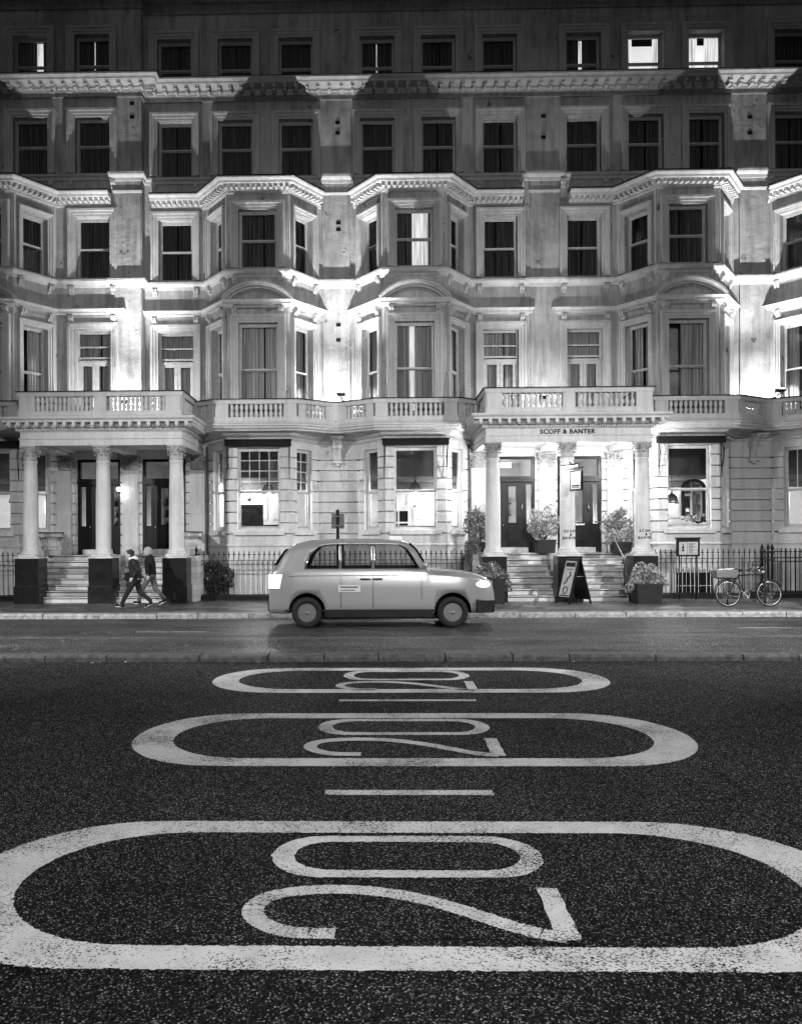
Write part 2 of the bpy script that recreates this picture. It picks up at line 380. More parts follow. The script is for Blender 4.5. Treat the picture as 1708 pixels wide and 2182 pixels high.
def console(mb, F, x, z, w_=.16, h=.26, d=.2):
    """scrolled bracket hanging from height z"""
    pr = [(0, 0), (-d, 0), (-d, -.05), (-d*.98, -.09), (-d*.8, -.13), (-d*.5, -h*.6), (-d*.45, -h*.85), (-d*.25, -h), (0, -h)]
    for k, (a, b) in enumerate(((x-w_/2, x-w_/6), (x-w_/6+.008, x+w_/6-.008), (x+w_/6, x+w_/2))):
        q = [(y*(1 if k != 1 else .85), zz) for y, zz in pr]; n = len(q)
        A = [F @ Vector((a, y, z+zz)) for y, zz in q]; B = [F @ Vector((b, y, z+zz)) for y, zz in q]
        b0 = len(mb.v); mb.v += [tuple(p) for p in A+B]
        mb.f.append(tuple(b0+i for i in range(n))); mb.f.append(tuple(b0+n+i for i in reversed(range(n)))); mb.sm += [False]*2; mb.mi += [0]*2
        for i in range(n): j = (i+1) % n; mb.f.append((b0+i, b0+j, b0+n+j, b0+n+i)); mb.sm.append(False); mb.mi.append(0)
HOOD = [(0, -.13), (.07, -.12), (.08, -.09), (.14, -.07), (.2, -.06), (.2, -.01), (.24, .03), (.27, .05), (.27, .07), (0, .08)]
def hood(mb, F, s0, s1, z, seg=False):
    """straight hood on two consoles, z = top; seg adds the segmental pediment"""
    mb.sweep([(s0, .02), (s0, 0), (s1, 0), (s1, .02)], [(n, h) for n, h in HOOD], lambda x, y, h: F @ Vector((x, y, z-.07+h)))
    for x in (s0+.12, s1-.12): console(mb, F, x, z-.19, .14, .25, .19)
    x = s0+.03
    while x < s1: mb.box(x, x+.025, -.11, 0, z-.235, z-.20, F); x += .05
    if seg:
        Rr = (s1-s0+.4)/2; rise = .46; rad = (Rr*Rr + rise*rise)/(2*rise); cx = (s0+s1)/2; cz = z + rise - rad; a0 = math.asin(Rr/rad)
        arc = [(cx + rad*math.sin(a), cz + rad*math.cos(a)) for a in [-a0 + 2*a0*i/18 for i in range(19)]]
        pr = [(.11, -.02), (.11, .15), (.05, .18), (.04, .26), (-.01, .28), (-.02, .34), (-.07, .35), (-.07, -.02)]
        mb.sweep(arc, pr, lambda x, zz, n: F @ Vector((x, -n, zz)))
        for i in range(22):
            a = -a0*.8 + 1.6*a0*i/21; px, pz = cx + (rad-.15)*math.sin(a), cz + (rad-.15)*math.cos(a)
            if pz > z+.03: mb.box(px-.016, px+.016, -.10, 0, pz-.02, pz+.03, F)

# ------------------------------------------------------------------ balusters
BAL = [(.045, 0), (.05, .03), (.03, .05), (.04, .07), (.068, .12), (.062, .17), (.035, .24), (.024, .30), (.03, .33), (.045, .345), (.035, .36), (.035, .38)]
def bal_mesh(h, mat, dbl=False):
    def f():
        mb = MB()
        if dbl: # spindle with a bulge at both ends
            pr = [(.045, 0), (.04, .03), (.058, .10), (.05, .16), (.026, .20), (.05, .24), (.058, .30), (.04, .36), (.045, .39)]
            mb.lathe([(r, z*h/.39) for r, z in pr], seg=10)
        else: mb.lathe([(r, z*h/.38) for r, z in BAL], seg=10)
        mb.box(-.05, .05, -.05, .05, -.005, .012); mb.box(-.045, .045, -.045, .045, h-.015, h+.004)
        me = mesh_of(mb, mat); me.name = 'baluster'; return me
    return cached(('bal', h, dbl, mat.name), f)
def balustrade(parent, path, z0, ztop, panels, piers, mat, dbl=False, name='balustrade'):
    """path = centre line; panels: (p0, p1, count); piers: (x, y, half, angle)"""
    mb = MB(); zb = z0 + .18; zt = ztop - .14
    mb.sweep(path, [(-.11, z0), (.11, z0), (.13, z0+.04), (.11, z0+.06), (.11, zb-.04), (.12, zb-.02), (.12, zb), (-.12, zb), (-.12, zb-.02), (-.11, zb-.04)], plan)
    mb.sweep(path, [(-.12, zt), (.12, zt), (.13, zt+.03), (.13, zt+.10), (.15, zt+.11), (.15, ztop-.02), (-.15, ztop-.02), (-.15, zt+.11), (-.13, zt+.1), (-.13, zt+.03)], plan)
    for (x, y, hf, dep, a) in piers:
        Mx = Matrix.Translation((x, y, 0)) @ Matrix.Rotation(a, 4, 'Z')
        mb.box(-hf, hf, -dep, dep, zb+.002, zt-.002, Mx); mb.box(-hf-.012, hf+.012, -dep-.012, dep+.012, z0+.003, zb-.03, Mx)
    o = mb.build(name, mat, parent)
    mb = MB(); mb.sweep(path, [(-.17, ztop-.018), (.17, ztop-.018), (.17, ztop+.012), (-.17, ztop+.012)], plan)
    mb.build('coping', M['lead'], o)
    me = bal_mesh(round(zt-zb, 3), mat, dbl)
    for (p0, p1, n) in panels:
        for i in range(n):
            t = (i+.5)/n; inst(me, 'baluster', o, Matrix.Translation((p0[0]+(p1[0]-p0[0])*t, p0[1]+(p1[1]-p0[1])*t, zb)))
    return o

# ------------------------------------------------------------------ houses
YW = 26.3
GROOVES = [4.41-.334*k for k in range(9)]
def house(c, s, pd, od, label, cols, wx, yu=YW, dz=0, ext=0, gl=(4, 4), lit={}, tiltcur=0, party_cap=True, awn=True, glseed=1):
    root = thing('terraced_house', (c, YW, 0), label, 'house', 'stucco terraced houses in the row')
    pt = lambda dx, y: (c + s*dx, y)
    def path(lst):
        q = [pt(*p) for p in lst]; return q if s > 0 else q[::-1]
    def segs(lst):
        """yield index (in dx order), frame, length, flip"""
        for i, (a, b) in enumerate(zip(lst, lst[1:])):
            pa, pb = pt(*a), pt(*b)
            if s < 0: pa, pb = pb, pa
            F, L = frame(pa, pb); yield i, F, L
    def fl(L, a, b): return (a, b) if s > 0 else (L-b, L-a)
    def outline(yw, e=0, start=None):
        st = -(pd + e)
        l = [(st, yw), (-1.78, yw), (-.91, yw-1.2), (.91, yw-1.2), (1.78, yw), (od, yw)]
        if e: l = [(st, YW)] + l
        return l
    off = 1 if ext else 0
    wallm = MB(); low = MB(); trim = MB(); strc = MB(); corn = MB()
    # ---- ground floor
    og = outline(YW)
    dcx = -(pd - 1.05)
    for i, F, L in segs(og):
        ops = []
        if i == 0: a, b = fl(L, pd+dcx-.7, pd+dcx+.7); ops = [(a, b, 1.45, 4.5)]
        if i in (1, 3): ops = [(L/2-.36, L/2+.36, 2.2, 4.69)]
        if i == 2: ops = [(L/2-.65, L/2+.65, 2.2, 4.69)]
        wall_panel(low, F, L, -1.3, 5.25, ops, .16, GROOVES)
        if i in (1, 2, 3):
            o = ops[0]; g = gl if i == 2 else ((2, gl[1]) if gl else None)
            window(root, F, o[0], o[1], o[2], o[3], 'sash', None, grid_=g, depth=.12, rail=.47)
            sl = MB(); sl.box(o[0]-.12, o[1]+.12, -.10, .1, o[2]-.16, o[2]-.03, F); sl.build('sill', M['trim_low'], root)
            if i == 2 and awn:
                a = tag(thing('awning_box', F @ Vector((L/2, 0, 4.7)), awn, 'awning', 'folded awnings over the ground floor windows'))
                mb = MB(); mb.box(-.0, L+.18, -.26, -.05, 4.74, 4.90, F @ Matrix.Translation((-.09, 0, 0))); mb.box(-.02, L+.2, -.30, -.04, 4.90, 4.93, F @ Matrix.Translation((-.09, 0, 0)))
                mb.build('awning_cassette', M['awning'], a)
                for x in (-.03, L+.03):
                    mb = MB(); mb.tube([F @ Vector(p) for p in ((x, -.12, 4.76), (x, -.20, 4.5), (x, -.12, 4.1), (x, -.07, 3.78))], .013, 6)
                    mb.tube([F @ Vector(p) for p in ((x, -.05, 4.76), (x, -.05, 4.2), (x, -.07, 3.75))], .012, 6); mb.tube([F @ Vector(p) for p in ((x+.03, -.22, 4.76), (x+.02, -.2, 4.3), (x, -.12, 4.0))], .01, 6)
                    mb.build('folding_arm', M['iron'], a)
        if i == 0: doorway(root, F, ops[0], s)
    low.sweep(path([(-1.78, YW), (-.91, YW-1.2), (.91, YW-1.2), (1.78, YW), (od, YW)]), [(0, 1.70), (.05, 1.70), (.05, 1.74), (.02, 1.77), (0, 1.77)], plan)
    # cove and dentils below the balcony
    op = path([(-2.4, YW), (-1.78, YW), (-.91, YW-1.2), (.91, YW-1.2), (1.78, YW), (od, YW)])
    trim.sweep(op, [(-.01, 4.90), (.03, 4.90), (.05, 4.93), (.07, 4.935), (.07, 5.0), (.11, 5.02), (.16, 5.03), (.22, 5.06), (.3, 5.12), (.42, 5.17), (.42, 5.2), (-.01, 5.2)], plan)
    along(op, .09, .062, lambda W: trim.box(-.017, .017, -.015, .03, 4.935, 4.995, W), .02)
    # ---- balcony slab along the bay and its cornice edge
    bp = [(-pd+2.26, YW-1.15), (-1.21, YW-1.7), (1.21, YW-1.7), (od-.12, YW-1.0), (od, YW-1.0)]
    if s > 0: bpp = [pt(*p) for p in bp]
    else: bpp = [pt(*p) for p in bp][::-1]
    slab = MB(); ins = path([(-pd+2.2, YW+.3), (od, YW+.3)])
    slab.prism(bpp + ins[::-1], 5.18, 5.35); slab.build('balcony_floor', M['trim_low'], root)
    trim.sweep(bpp, [(-.12, 5.14), (.04, 5.15), (.06, 5.19), (.13, 5.22), (.15, 5.27), (.2, 5.29), (.2, 5.33), (.14, 5.37), (-.12, 5.372)], plan)
    x0 = -pd+2.26
    cut = lambda p, q, a, b: ((p[0]+(q[0]-p[0])*a, p[1]+(q[1]-p[1])*a), (p[0]+(q[0]-p[0])*b, p[1]+(q[1]-p[1])*b))
    P_ = [pt(*p) for p in bp]
    pan = [(pt(-.80, YW-1.7), pt(.80, YW-1.7), 11)]
    a, b = cut(P_[2], P_[3], .18, .78); pan.append((a, b, 6))
    a, b = cut(P_[0], P_[1], .3, .75); pan.append((a, b, 3))
    piers = []
    for dx in (-1.02, 1.02): q = pt(dx, YW-1.7); piers.append((q[0], q[1], .19, .1, 0))
    def ang(p, q):
        return math.atan2(q[1]-p[1], q[0]-p[0])
    for p, q, t, hf in ((P_[2], P_[3], .10, .10), (P_[2], P_[3], .88, .13), (P_[0], P_[1], .14, .12), (P_[0], P_[1], .87, .1)):
        piers.append((p[0]+(q[0]-p[0])*t, p[1]+(q[1]-p[1])*t, hf, .1, ang(p, q)))
    q = pt(od-.06, YW-1.0); piers.append((q[0], q[1], .06, .1, 0))
    balustrade(root, bpp, 5.372, 6.08, pan, piers, M['trim_low'], True)
    # ---- first and second floor with the bay
    ou = outline(yu, ext)
    for i, F, L in segs(ou):
        j = i - off
        o1 = o2 = None
        if j == 0:
            wxs = pd + ext + wx; a, b = fl(L, wxs-.56, wxs+.56); o1 = (a, b, 5.35, 8.52); o2 = (a+.02, b-.02, 10.17, 12.12)
        if j in (1, 3): o1 = (L/2-.42, L/2+.42, 5.72, 8.50); o2 = (L/2-.42, L/2+.42, 10.17, 11.95)
        if j == 2: o1 = (L/2-.60, L/2+.60, 5.72, 8.50); o2 = (L/2-.58, L/2+.58, 10.17, 11.95)
        ops = [o for o in (o1, o2) if o]
        wall_panel(wallm, F, L, 5.25+dz, 12.8+dz, ops, .2)
        if not ops: continue
        sd_ = glseed*10 + j
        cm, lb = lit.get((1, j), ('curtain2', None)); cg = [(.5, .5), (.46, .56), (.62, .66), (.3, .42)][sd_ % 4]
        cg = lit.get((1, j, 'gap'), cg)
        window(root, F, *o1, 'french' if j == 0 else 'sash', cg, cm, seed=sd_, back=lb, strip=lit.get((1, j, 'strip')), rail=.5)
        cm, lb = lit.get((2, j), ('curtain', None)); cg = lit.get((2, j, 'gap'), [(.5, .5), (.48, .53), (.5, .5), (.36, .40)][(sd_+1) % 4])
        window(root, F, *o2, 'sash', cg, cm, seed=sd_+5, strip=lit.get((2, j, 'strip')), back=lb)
        k = 1.0 if j in (0, 2) else .72
        e = .25*k; q_ = MB(); architrave(q_, F, o1[0], o1[1], 5.36, o1[3], k); hood(q_, F, o1[0]-e+.02, o1[1]+e-.02, 9.16, j == 2); q_.build('window_surround', M['trim'], root)
        q_ = MB(); architrave(q_, F, o2[0], o2[1], o2[2]+.002, o2[3], k)
        for x in (o2[0]-.12*k, o2[1]+.12*k): console(q_, F, x, 9.9, .15, .24, .13)
        q_.build('window_surround', M['trim'], root)
        if j in (1, 3):  # slender strips at the bay corners
            strc.box(.03, .10, -.035, 0, 10.15, 12.43, F); strc.box(L-.10, L-.03, -.035, 0, 10.15, 12.43, F)
    # string course (2nd floor sills)
    full = path(ou)
    strc.sweep(full, [(-.01, 9.87+dz), (.03, 9.88+dz), (.07, 9.95+dz), (.13, 9.98+dz), (.17, 10.03+dz), (.17, 10.09+dz), (.13, 10.12+dz), (.04, 10.165+dz), (-.01, 10.167+dz)], plan)
    # second floor cornice with dentils, stopping at the party pilaster
    cst = -(pd+ext-(.95 if ext else .7)) if ext else -(pd-.72)
    cp = path([(cst, yu), (-1.78, yu), (-.91, yu-1.2), (.91, yu-1.2), (1.78, yu)] + ([(1.86, yu)]))
    strc.sweep(cp, [(-.01, 12.42), (.03, 12.43), (.05, 12.48), (.1, 12.50), (.11, 12.6), (.2, 12.63), (.34, 12.64), (.36, 12.70), (.42, 12.73), (.45, 12.76), (.45, 12.79), (-.01, 12.80)], plan)
    along(cp, .14, .17, lambda W: strc.box(-.045, .045, -.14, .04, 12.52, 12.625, W), .04)
    along(cp, .06, .055, lambda W: strc.box(-.017, .017, -.02, .03, 12.45, 12.49, W), .01)
    mb = MB(); mb.prism([pt(-1.78, yu-.0), pt(-.91, yu-1.2), pt(.91, yu-1.2), pt(1.78, yu)], 12.80, 12.84)
    mb.sweep(cp, [(-.01, 12.80), (.46, 12.795), (.46, 12.83), (.3, 12.86), (-.01, 12.9)], plan); mb.build('bay_roof', M['lead'], root)
    # ---- third and fourth floors, flat
    strc2 = MB(); eav = MB(); flat = [(-(pd+ext), yu), (od, yu)]
    F, L = frame(*path(flat))
    ops = []
    for n_, dx in enumerate(cols):
        x = pd+ext+dx; a, b = fl(L, x-.55, x+.55); ops.append((a, b, 13.50, 15.28)); ops.append((a, b, 16.02, 17.88))
    wall_panel(wallm, F, L, 12.8+dz, 19.9, ops, .2)
    if ext:
        F2, L2 = frame(*((pt(-(pd+ext), yu), pt(-(pd+ext), YW)) if s < 0 else (pt(-(pd+ext), YW), pt(-(pd+ext), yu))))
        wall_panel(wallm, F2, L2, 12.8+dz, 19.9, [], .2)
    for n_, dx in enumerate(cols):
        for fl_, q in ((3, ops[2*n_]), (4, ops[2*n_+1])):
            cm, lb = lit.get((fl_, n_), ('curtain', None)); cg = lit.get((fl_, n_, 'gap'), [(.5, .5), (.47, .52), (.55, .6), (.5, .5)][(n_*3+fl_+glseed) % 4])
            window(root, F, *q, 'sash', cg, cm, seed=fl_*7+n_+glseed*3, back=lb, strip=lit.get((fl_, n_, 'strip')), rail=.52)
            q_ = MB(); architrave(q_, F, *q, 1.0)
            if fl_ == 3:
                for x in (q[0]-.12, q[1]+.12): console(q_, F, x, 13.24, .15, .24, .13)
            q_.build('window_surround', M['trim'], root)
    fp = path(([(-(pd+ext), YW)] if ext else []) + flat)
    strc2.sweep(fp, [(-.01, 13.24+dz), (.05, 13.25+dz), (.06, 13.33+dz), (.12, 13.37+dz), (.12, 13.43+dz), (.05, 13.47+dz), (-.01, 13.49+dz)], plan)
    # main cornice
    corn.sweep(fp, [(-.01, 16.03+dz), (.08, 16.03+dz), (.09, 16.08+dz), (.14, 16.10+dz), (.14, 16.17+dz), (.55, 16.18+dz), (.56, 16.23+dz), (.61, 16.27+dz), (.65, 16.28+dz), (.65, 16.33+dz), (-.01, 16.34+dz)], plan)
    def mod(W):
        for a_, b_, y0 in ((16.06, 16.178, -.24), ):
            corn.box(-.05, .05, -.18, .14, 16.07+dz, 16.182+dz, W); corn.box(-.04, .04, -.10, .14, 16.0+dz, 16.07+dz, W); corn.box(-.065, .065, -.21, .14, 16.155+dz, 16.183+dz, W)
    along(fp, .3, .345, mod, .05)
    mb = MB(); mb.sweep(fp, [(-.01, 16.342+dz), (.66, 16.332+dz), (.66, 16.355+dz), (-.01, 16.38+dz)], plan); mb.build('cornice_flashing', M['lead'], root)
    # carved bands: rings under the main cornice and under the eaves
    orn = MB(); orn.sweep(fp, [(-.01, 15.86+dz), (.03, 15.86+dz), (.05, 15.88+dz), (.04, 15.90+dz), (.04, 16.0+dz), (.06, 16.02+dz), (.06, 16.03+dz), (-.01, 16.03+dz)], plan)
    def ring(r, z, d):
        def f(W, r=r):
            pts = [W @ Vector((r*math.cos(2*PI*i/8), d, z + r*math.sin(2*PI*i/8))) for i in range(9)]; orn.tube(pts, r*.28, 4, cap=False); orn.ball(W @ Vector((0, d, z)), r*.3, 5, 3)
        return f
    along(fp, .045, .135, ring(.045, 15.95+dz, 0), .03)
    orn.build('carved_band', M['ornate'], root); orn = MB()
    orn.sweep(fp, [(-.01, 18.66+dz), (.05, 18.67+dz), (.06, 18.72+dz), (.03, 18.74+dz), (.03, 18.98+dz), (.10, 19.0+dz), (.12, 19.05+dz), (-.01, 19.05+dz)], plan)
    along(fp, .035, .27, ring(.085, 18.86+dz, 0), .03)
    along(fp, .09, .11, lambda W: orn.box(-.03, .03, -.05, .08, 19.05+dz, 19.2+dz, W), .02)
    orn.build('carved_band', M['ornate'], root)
    eav.sweep(fp, [(-.01, 19.2+dz), (.5, 19.22+dz), (.6, 19.4+dz), (.6, 19.5+dz), (-.01, 19.6+dz)], plan)
    # party pilaster strips and caps
    if party_cap:
        e = pt(od, yu)[0]
    low.build('ground_floor_wall', M['wall_low'], root); wallm.build('wall', M['wall'], root); trim.build('balcony_cornice', M['trim_low'], root); strc.build('bay_mouldings', M['trim'], root); strc2.build('sill_course', M['trim'], root); corn.build('cornice', M['trim'], root); eav.build('eaves', M['trim'], root)
    # dark backing for the upper rooms
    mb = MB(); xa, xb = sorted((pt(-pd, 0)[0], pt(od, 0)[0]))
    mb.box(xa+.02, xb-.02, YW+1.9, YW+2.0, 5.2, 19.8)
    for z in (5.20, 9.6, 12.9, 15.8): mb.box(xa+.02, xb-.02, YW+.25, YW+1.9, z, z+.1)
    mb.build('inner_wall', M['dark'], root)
    return root

def doorway(root, F, o, s):
    a, b, z0, z1 = o; w_ = b-a; kind = s
    fr = MB(); y = .12
    fr.box(a, a+.09, y-.04, y+.10, z0, z1, F); fr.box(b-.09, b, y-.04, y+.10, z0, z1, F); fr.box(a+.09, b-.09, y-.04, y+.10, z1-.09, z1, F)
    fr.box(a+.0, b-.0, y-.09, y+.10, 3.70, 3.80, F); fr.box(a+.02, b-.02, y-.12, y+.05, 3.80, 3.87, F)
    for x in (a+.09+.17, b-.09-.17-.07): fr.box(x, x+.07, y-.02, y+.08, z0, 3.70, F)
    for x in (a+.09, b-.26): fr.box(x, x+.17, y, y+.06, z0, 2.36, F); fr.box(x, x+.17, y, y+.06, 3.62, 3.70, F)
    d = fr.build('door_frame', M['door'], root)
    for x in (a+.09, b-.26): mb = MB(); mb.box(x+.01, x+.16, y+.03, y+.035, 2.36, 3.62, F); mb.build('sidelight', M['glass'], d)
    mb = MB(); mb.box(a+.09, b-.09, y+.03, y+.034, 3.87, z1-.09, F); mb.build('fanlight', M['glass'], d)
    # the leaf: stiles, rails, raised panel, glazed slot
    x0, x1 = a+.33, b-.33; cx = (x0+x1)/2; lf = MB()
    lf.box(x0, cx-.12, y+.0, y+.05, z0+.17, 3.70, F); lf.box(cx+.12, x1, y, y+.05, z0+.17, 3.70, F)
    lf.box(cx-.12, cx+.12, y, y+.05, 3.56, 3.70, F); lf.box(cx-.12, cx+.12, y, y+.05, z0+.17, 2.40, F)
    for (p, q, r, t) in ((cx-.15, cx+.15, 2.36, 3.60),):
        for bx in ((p, p+.025, r, t), (q-.025, q, r, t), (p, q, t-.025, t), (p, q, r, r+.025)): lf.box(bx[0], bx[1], y-.03, y, bx[2], bx[3], F)
    lf.box(cx-.2, cx+.2, y-.02, y, 1.72, 2.2, F); lf.box(cx-.13, cx+.13, y-.05, y-.02, 1.80, 2.12, F)
    leaf = lf.build('door', M['door'], root)
    mb = MB(); mb.box(cx-.12, cx+.12, y+.02, y+.024, 2.40, 3.56, F); mb.build('door_glass', M['glass'], leaf)
    mb = MB(); hx = x1-.07; mb.tube([F @ Vector(p) for p in ((hx, y, 2.75), (hx, y-.06, 2.75), (hx, y-.06, 3.0), (hx, y, 3.0))], .012, 6); mb.ball(F @ Vector((x0+.07, y-.04, 2.32)), .03, 8, 6); mb.build('handle', M['brass'], leaf)
    mb = MB(); mb.box(x0-.05, x1+.05, -.28, y+.1, z0, z0+.165, F); mb.build('door_step', M['marble'], root)
    # hall behind
    hb = MB(); P = lambda x, yy, z: F @ Vector((x, yy, z)); A, B, Y0, Y1, Z0, Z1 = a-.05, b+.05, .24, 3.2, z0, 4.55
    for q in ([(A, Y0, Z0), (B, Y0, Z0), (B, Y1, Z0), (A, Y1, Z0)], [(A, Y0, Z1), (B, Y0, Z1), (B, Y1, Z1), (A, Y1, Z1)], [(A, Y1, Z0), (B, Y1, Z0), (B, Y1, Z1), (A, Y1, Z1)],
              [(A, Y0, Z0), (A, Y1, Z0), (A, Y1, Z1), (A, Y0, Z1)], [(B, Y0, Z0), (B, Y1, Z0), (B, Y1, Z1), (B, Y0, Z1)]): hb.face([P(*p) for p in q])
    hb.build('hall', M['room'], root)
    q = MB()  # shelf, pictures and coat rail seen through the glass
    for zz in (2.3, 2.7, 3.1): q.box(A+.02, B-.3, 2.9, 3.15, zz, zz+.03, F)
    rnd = random.Random(int(a*100))
    for zz in (2.33, 2.73, 3.13):
        x = A+.1
        while x < B-.4: h = rnd.uniform(.1, .28); q.box(x, x+rnd.uniform(.04, .1), 2.95, 3.1, zz, zz+h, F); x += rnd.uniform(.1, .2)
    q.build('hall_shelf', M['door'], root)
    return d

# ------------------------------------------------------------------ lamps
def plight(name, loc, e, r=.06, parent=None, spot=None, aim=None):
    d = bpy.data.lights.new(name, 'SPOT' if spot else 'POINT'); d.energy = e; d.shadow_soft_size = r; d.color = (1, 1, 1)
    if spot: d.spot_size = R(spot[0]); d.spot_blend = spot[1]
    o = bpy.data.objects.new(name, d); W = Matrix.Translation(loc)
    if aim is not None:
        W = W @ (Vector(aim)-Vector(loc)).to_track_quat('-Z', 'Y').to_matrix().to_4x4()
    return link(o, W, parent)
def flood(x, y, z, e, aim, label, cone=(150, .35), arm=False):
    t = thing('floodlight', (x, y, z-.12), label, 'floodlight', 'floodlights on the balconies')
    Q = Matrix.Translation((x, y, z)) @ (Vector(aim)-Vector((x, y, z))).to_track_quat('-Z', 'Y').to_matrix().to_4x4()
    mb = MB(); mb.box(-.11, .11, -.08, .08, -.01, .07, Q); mb.box(-.12, -.11, -.09, .09, -.03, .07, Q); mb.box(.11, .12, -.09, .09, -.03, .07, Q); mb.build('lamp_housing', M['iron'], t)
    mb = MB(); mb.box(-.13, .13, -.012, .012, -.13, -.115, Matrix.Translation((x, y, z))); mb.box(-.13, -.12, -.012, .012, -.12, .0, Matrix.Translation((x, y, z))); mb.box(.12, .13, -.012, .012, -.12, .0, Matrix.Translation((x, y, z))); mb.build('bracket', M['iron'], t)
    mb = MB(); mb.box(-.10, .10, -.07, .07, -.02, -.012, Q); mb.build('lens', M['lens'], t)
    plight('flood_beam', Q @ Vector((0, 0, -.03)), e, .05, t, cone, aim)
    if arm: mb = MB(); mb.tube([(x, y, z-.12), (x+.05, y+.35, z-.16), (x+.08, YW-1.0, z-.13)], .018, 6); mb.build('arm', M['iron'], t)

# ------------------------------------------------------------------ capitals and columns
def capital_mesh(r, h, square=False, half=False):
    def f():
        mb = MB(); n = 16
        if square: mb.box(-r, r, -r*.3, r, 0, h*.85)
        else: mb.lathe([(r*1.08, 0), (r*1.14, .02), (r, .04), (r*.98, h*.4), (r*1.15, h*.75), (r*1.3, h*.87)], seg=20)
        # abacus with concave sides
        ab = []; A = r*1.62
        for k in range(4):
            a0 = PI/4 + k*PI/2
            for t in range(6):
                a = a0 + (PI/2)*t/6; rr = A*1.12/ (1 + .42*math.sin(PI*t/6)); ab.append((rr*math.cos(a), rr*math.sin(a)))
        mb.prism(ab, h*.88, h)
        # acanthus leaves, two rows
        for row, (z0, hh, cnt, ph) in enumerate(((.03, h*.42, 8, 0), (h*.25, h*.45, 8, PI/8))):
            for k in range(cnt):
                a = 2*PI*k/cnt + ph; ca, sa = math.cos(a), math.sin(a); rows = []
                for i in range(6):
                    t = i/5; out = r*(1.04 + .10*t + .42*max(0, t-.6)**1.3*2); z = z0 + hh*(t if t < .85 else .85 - (t-.85)*1.2)
                    wd = r*.42*math.sin(PI*(.25 + .7*t)) + .004
                    rows.append([Vector((out*ca - u*wd*sa, out*sa + u*wd*ca, z)) + Vector((ca, sa, 0))*(-.25*wd*abs(u)) for u in (-1, -.45, 0, .45, 1)])
                mb.grid(rows)
                tip = rows[-1][2]; mb.ball(tip, r*.13, 6, 4)
        # corner volutes
        for k in range(4):
            a = PI/4 + k*PI/2; d = Vector((math.cos(a), math.sin(a), 0)); c0 = d*r*1.45 + Vector((0, 0, h*.73)); pts = []
            for i in range(15):
                t = i/14*2.3*PI; q = (h*.15)*(1-i/18); pts.append(c0 + d*(q*math.cos(t+PI*.6)) + Vector((0, 0, 1))*(q*math.sin(t+PI*.6)))
            mb.tube([d*r*1.05 + Vector((0, 0, h*.5)), d*r*1.2 + Vector((0, 0, h*.72))] + pts, .02, 6)
            b = k*PI/2; e = Vector((math.cos(b), math.sin(b), 0)); mb.ball(e*r*1.28 + Vector((0, 0, h*.9)), r*.2, 7, 5)
            for sgn in (-.35, .35):
                b2 = b + sgn; e2 = Vector((math.cos(b2), math.sin(b2), 0)); c1 = e2*r*1.22 + Vector((0, 0, h*.74)); mb.ball(c1, r*.17, 7, 5)
        me = mesh_of(mb, M['capstone']); me.name = 'capital'; return me
    return cached(('cap', r, h, square), f)
def text_obj(body, size, loc, mat, parent, name='lettering', ext=.006, rot=0, align='CENTER', wrap=None, space=1.0, W=None):
    cu = bpy.data.curves.new('t', 'FONT'); cu.body = body; cu.size = size; cu.extrude = ext; cu.align_x = align; cu.space_character = space; cu.space_line = .95
    cu.offset = size*.022
    o = bpy.data.objects.new('t', cu); COL.objects.link(o); dg = bpy.context.evaluated_depsgraph_get(); dg.update()
    me = bpy.data.meshes.new_from_object(o.evaluated_get(dg)); COL.objects.unlink(o); bpy.data.objects.remove(o)
    me.materials.clear(); me.materials.append(mat)
    for v in me.vertices:
        x, y, z = v.co
        if wrap: a = x/wrap; v.co = (math.sin(a)*(wrap+.002+z), -math.cos(a)*(wrap+.002+z), y)
        else: v.co = (x, -z, y)
    me.name = name
    return link(bpy.data.objects.new(name, me), W or (Matrix.Translation(loc) @ Matrix.Rotation(rot, 4, 'Z')), parent)

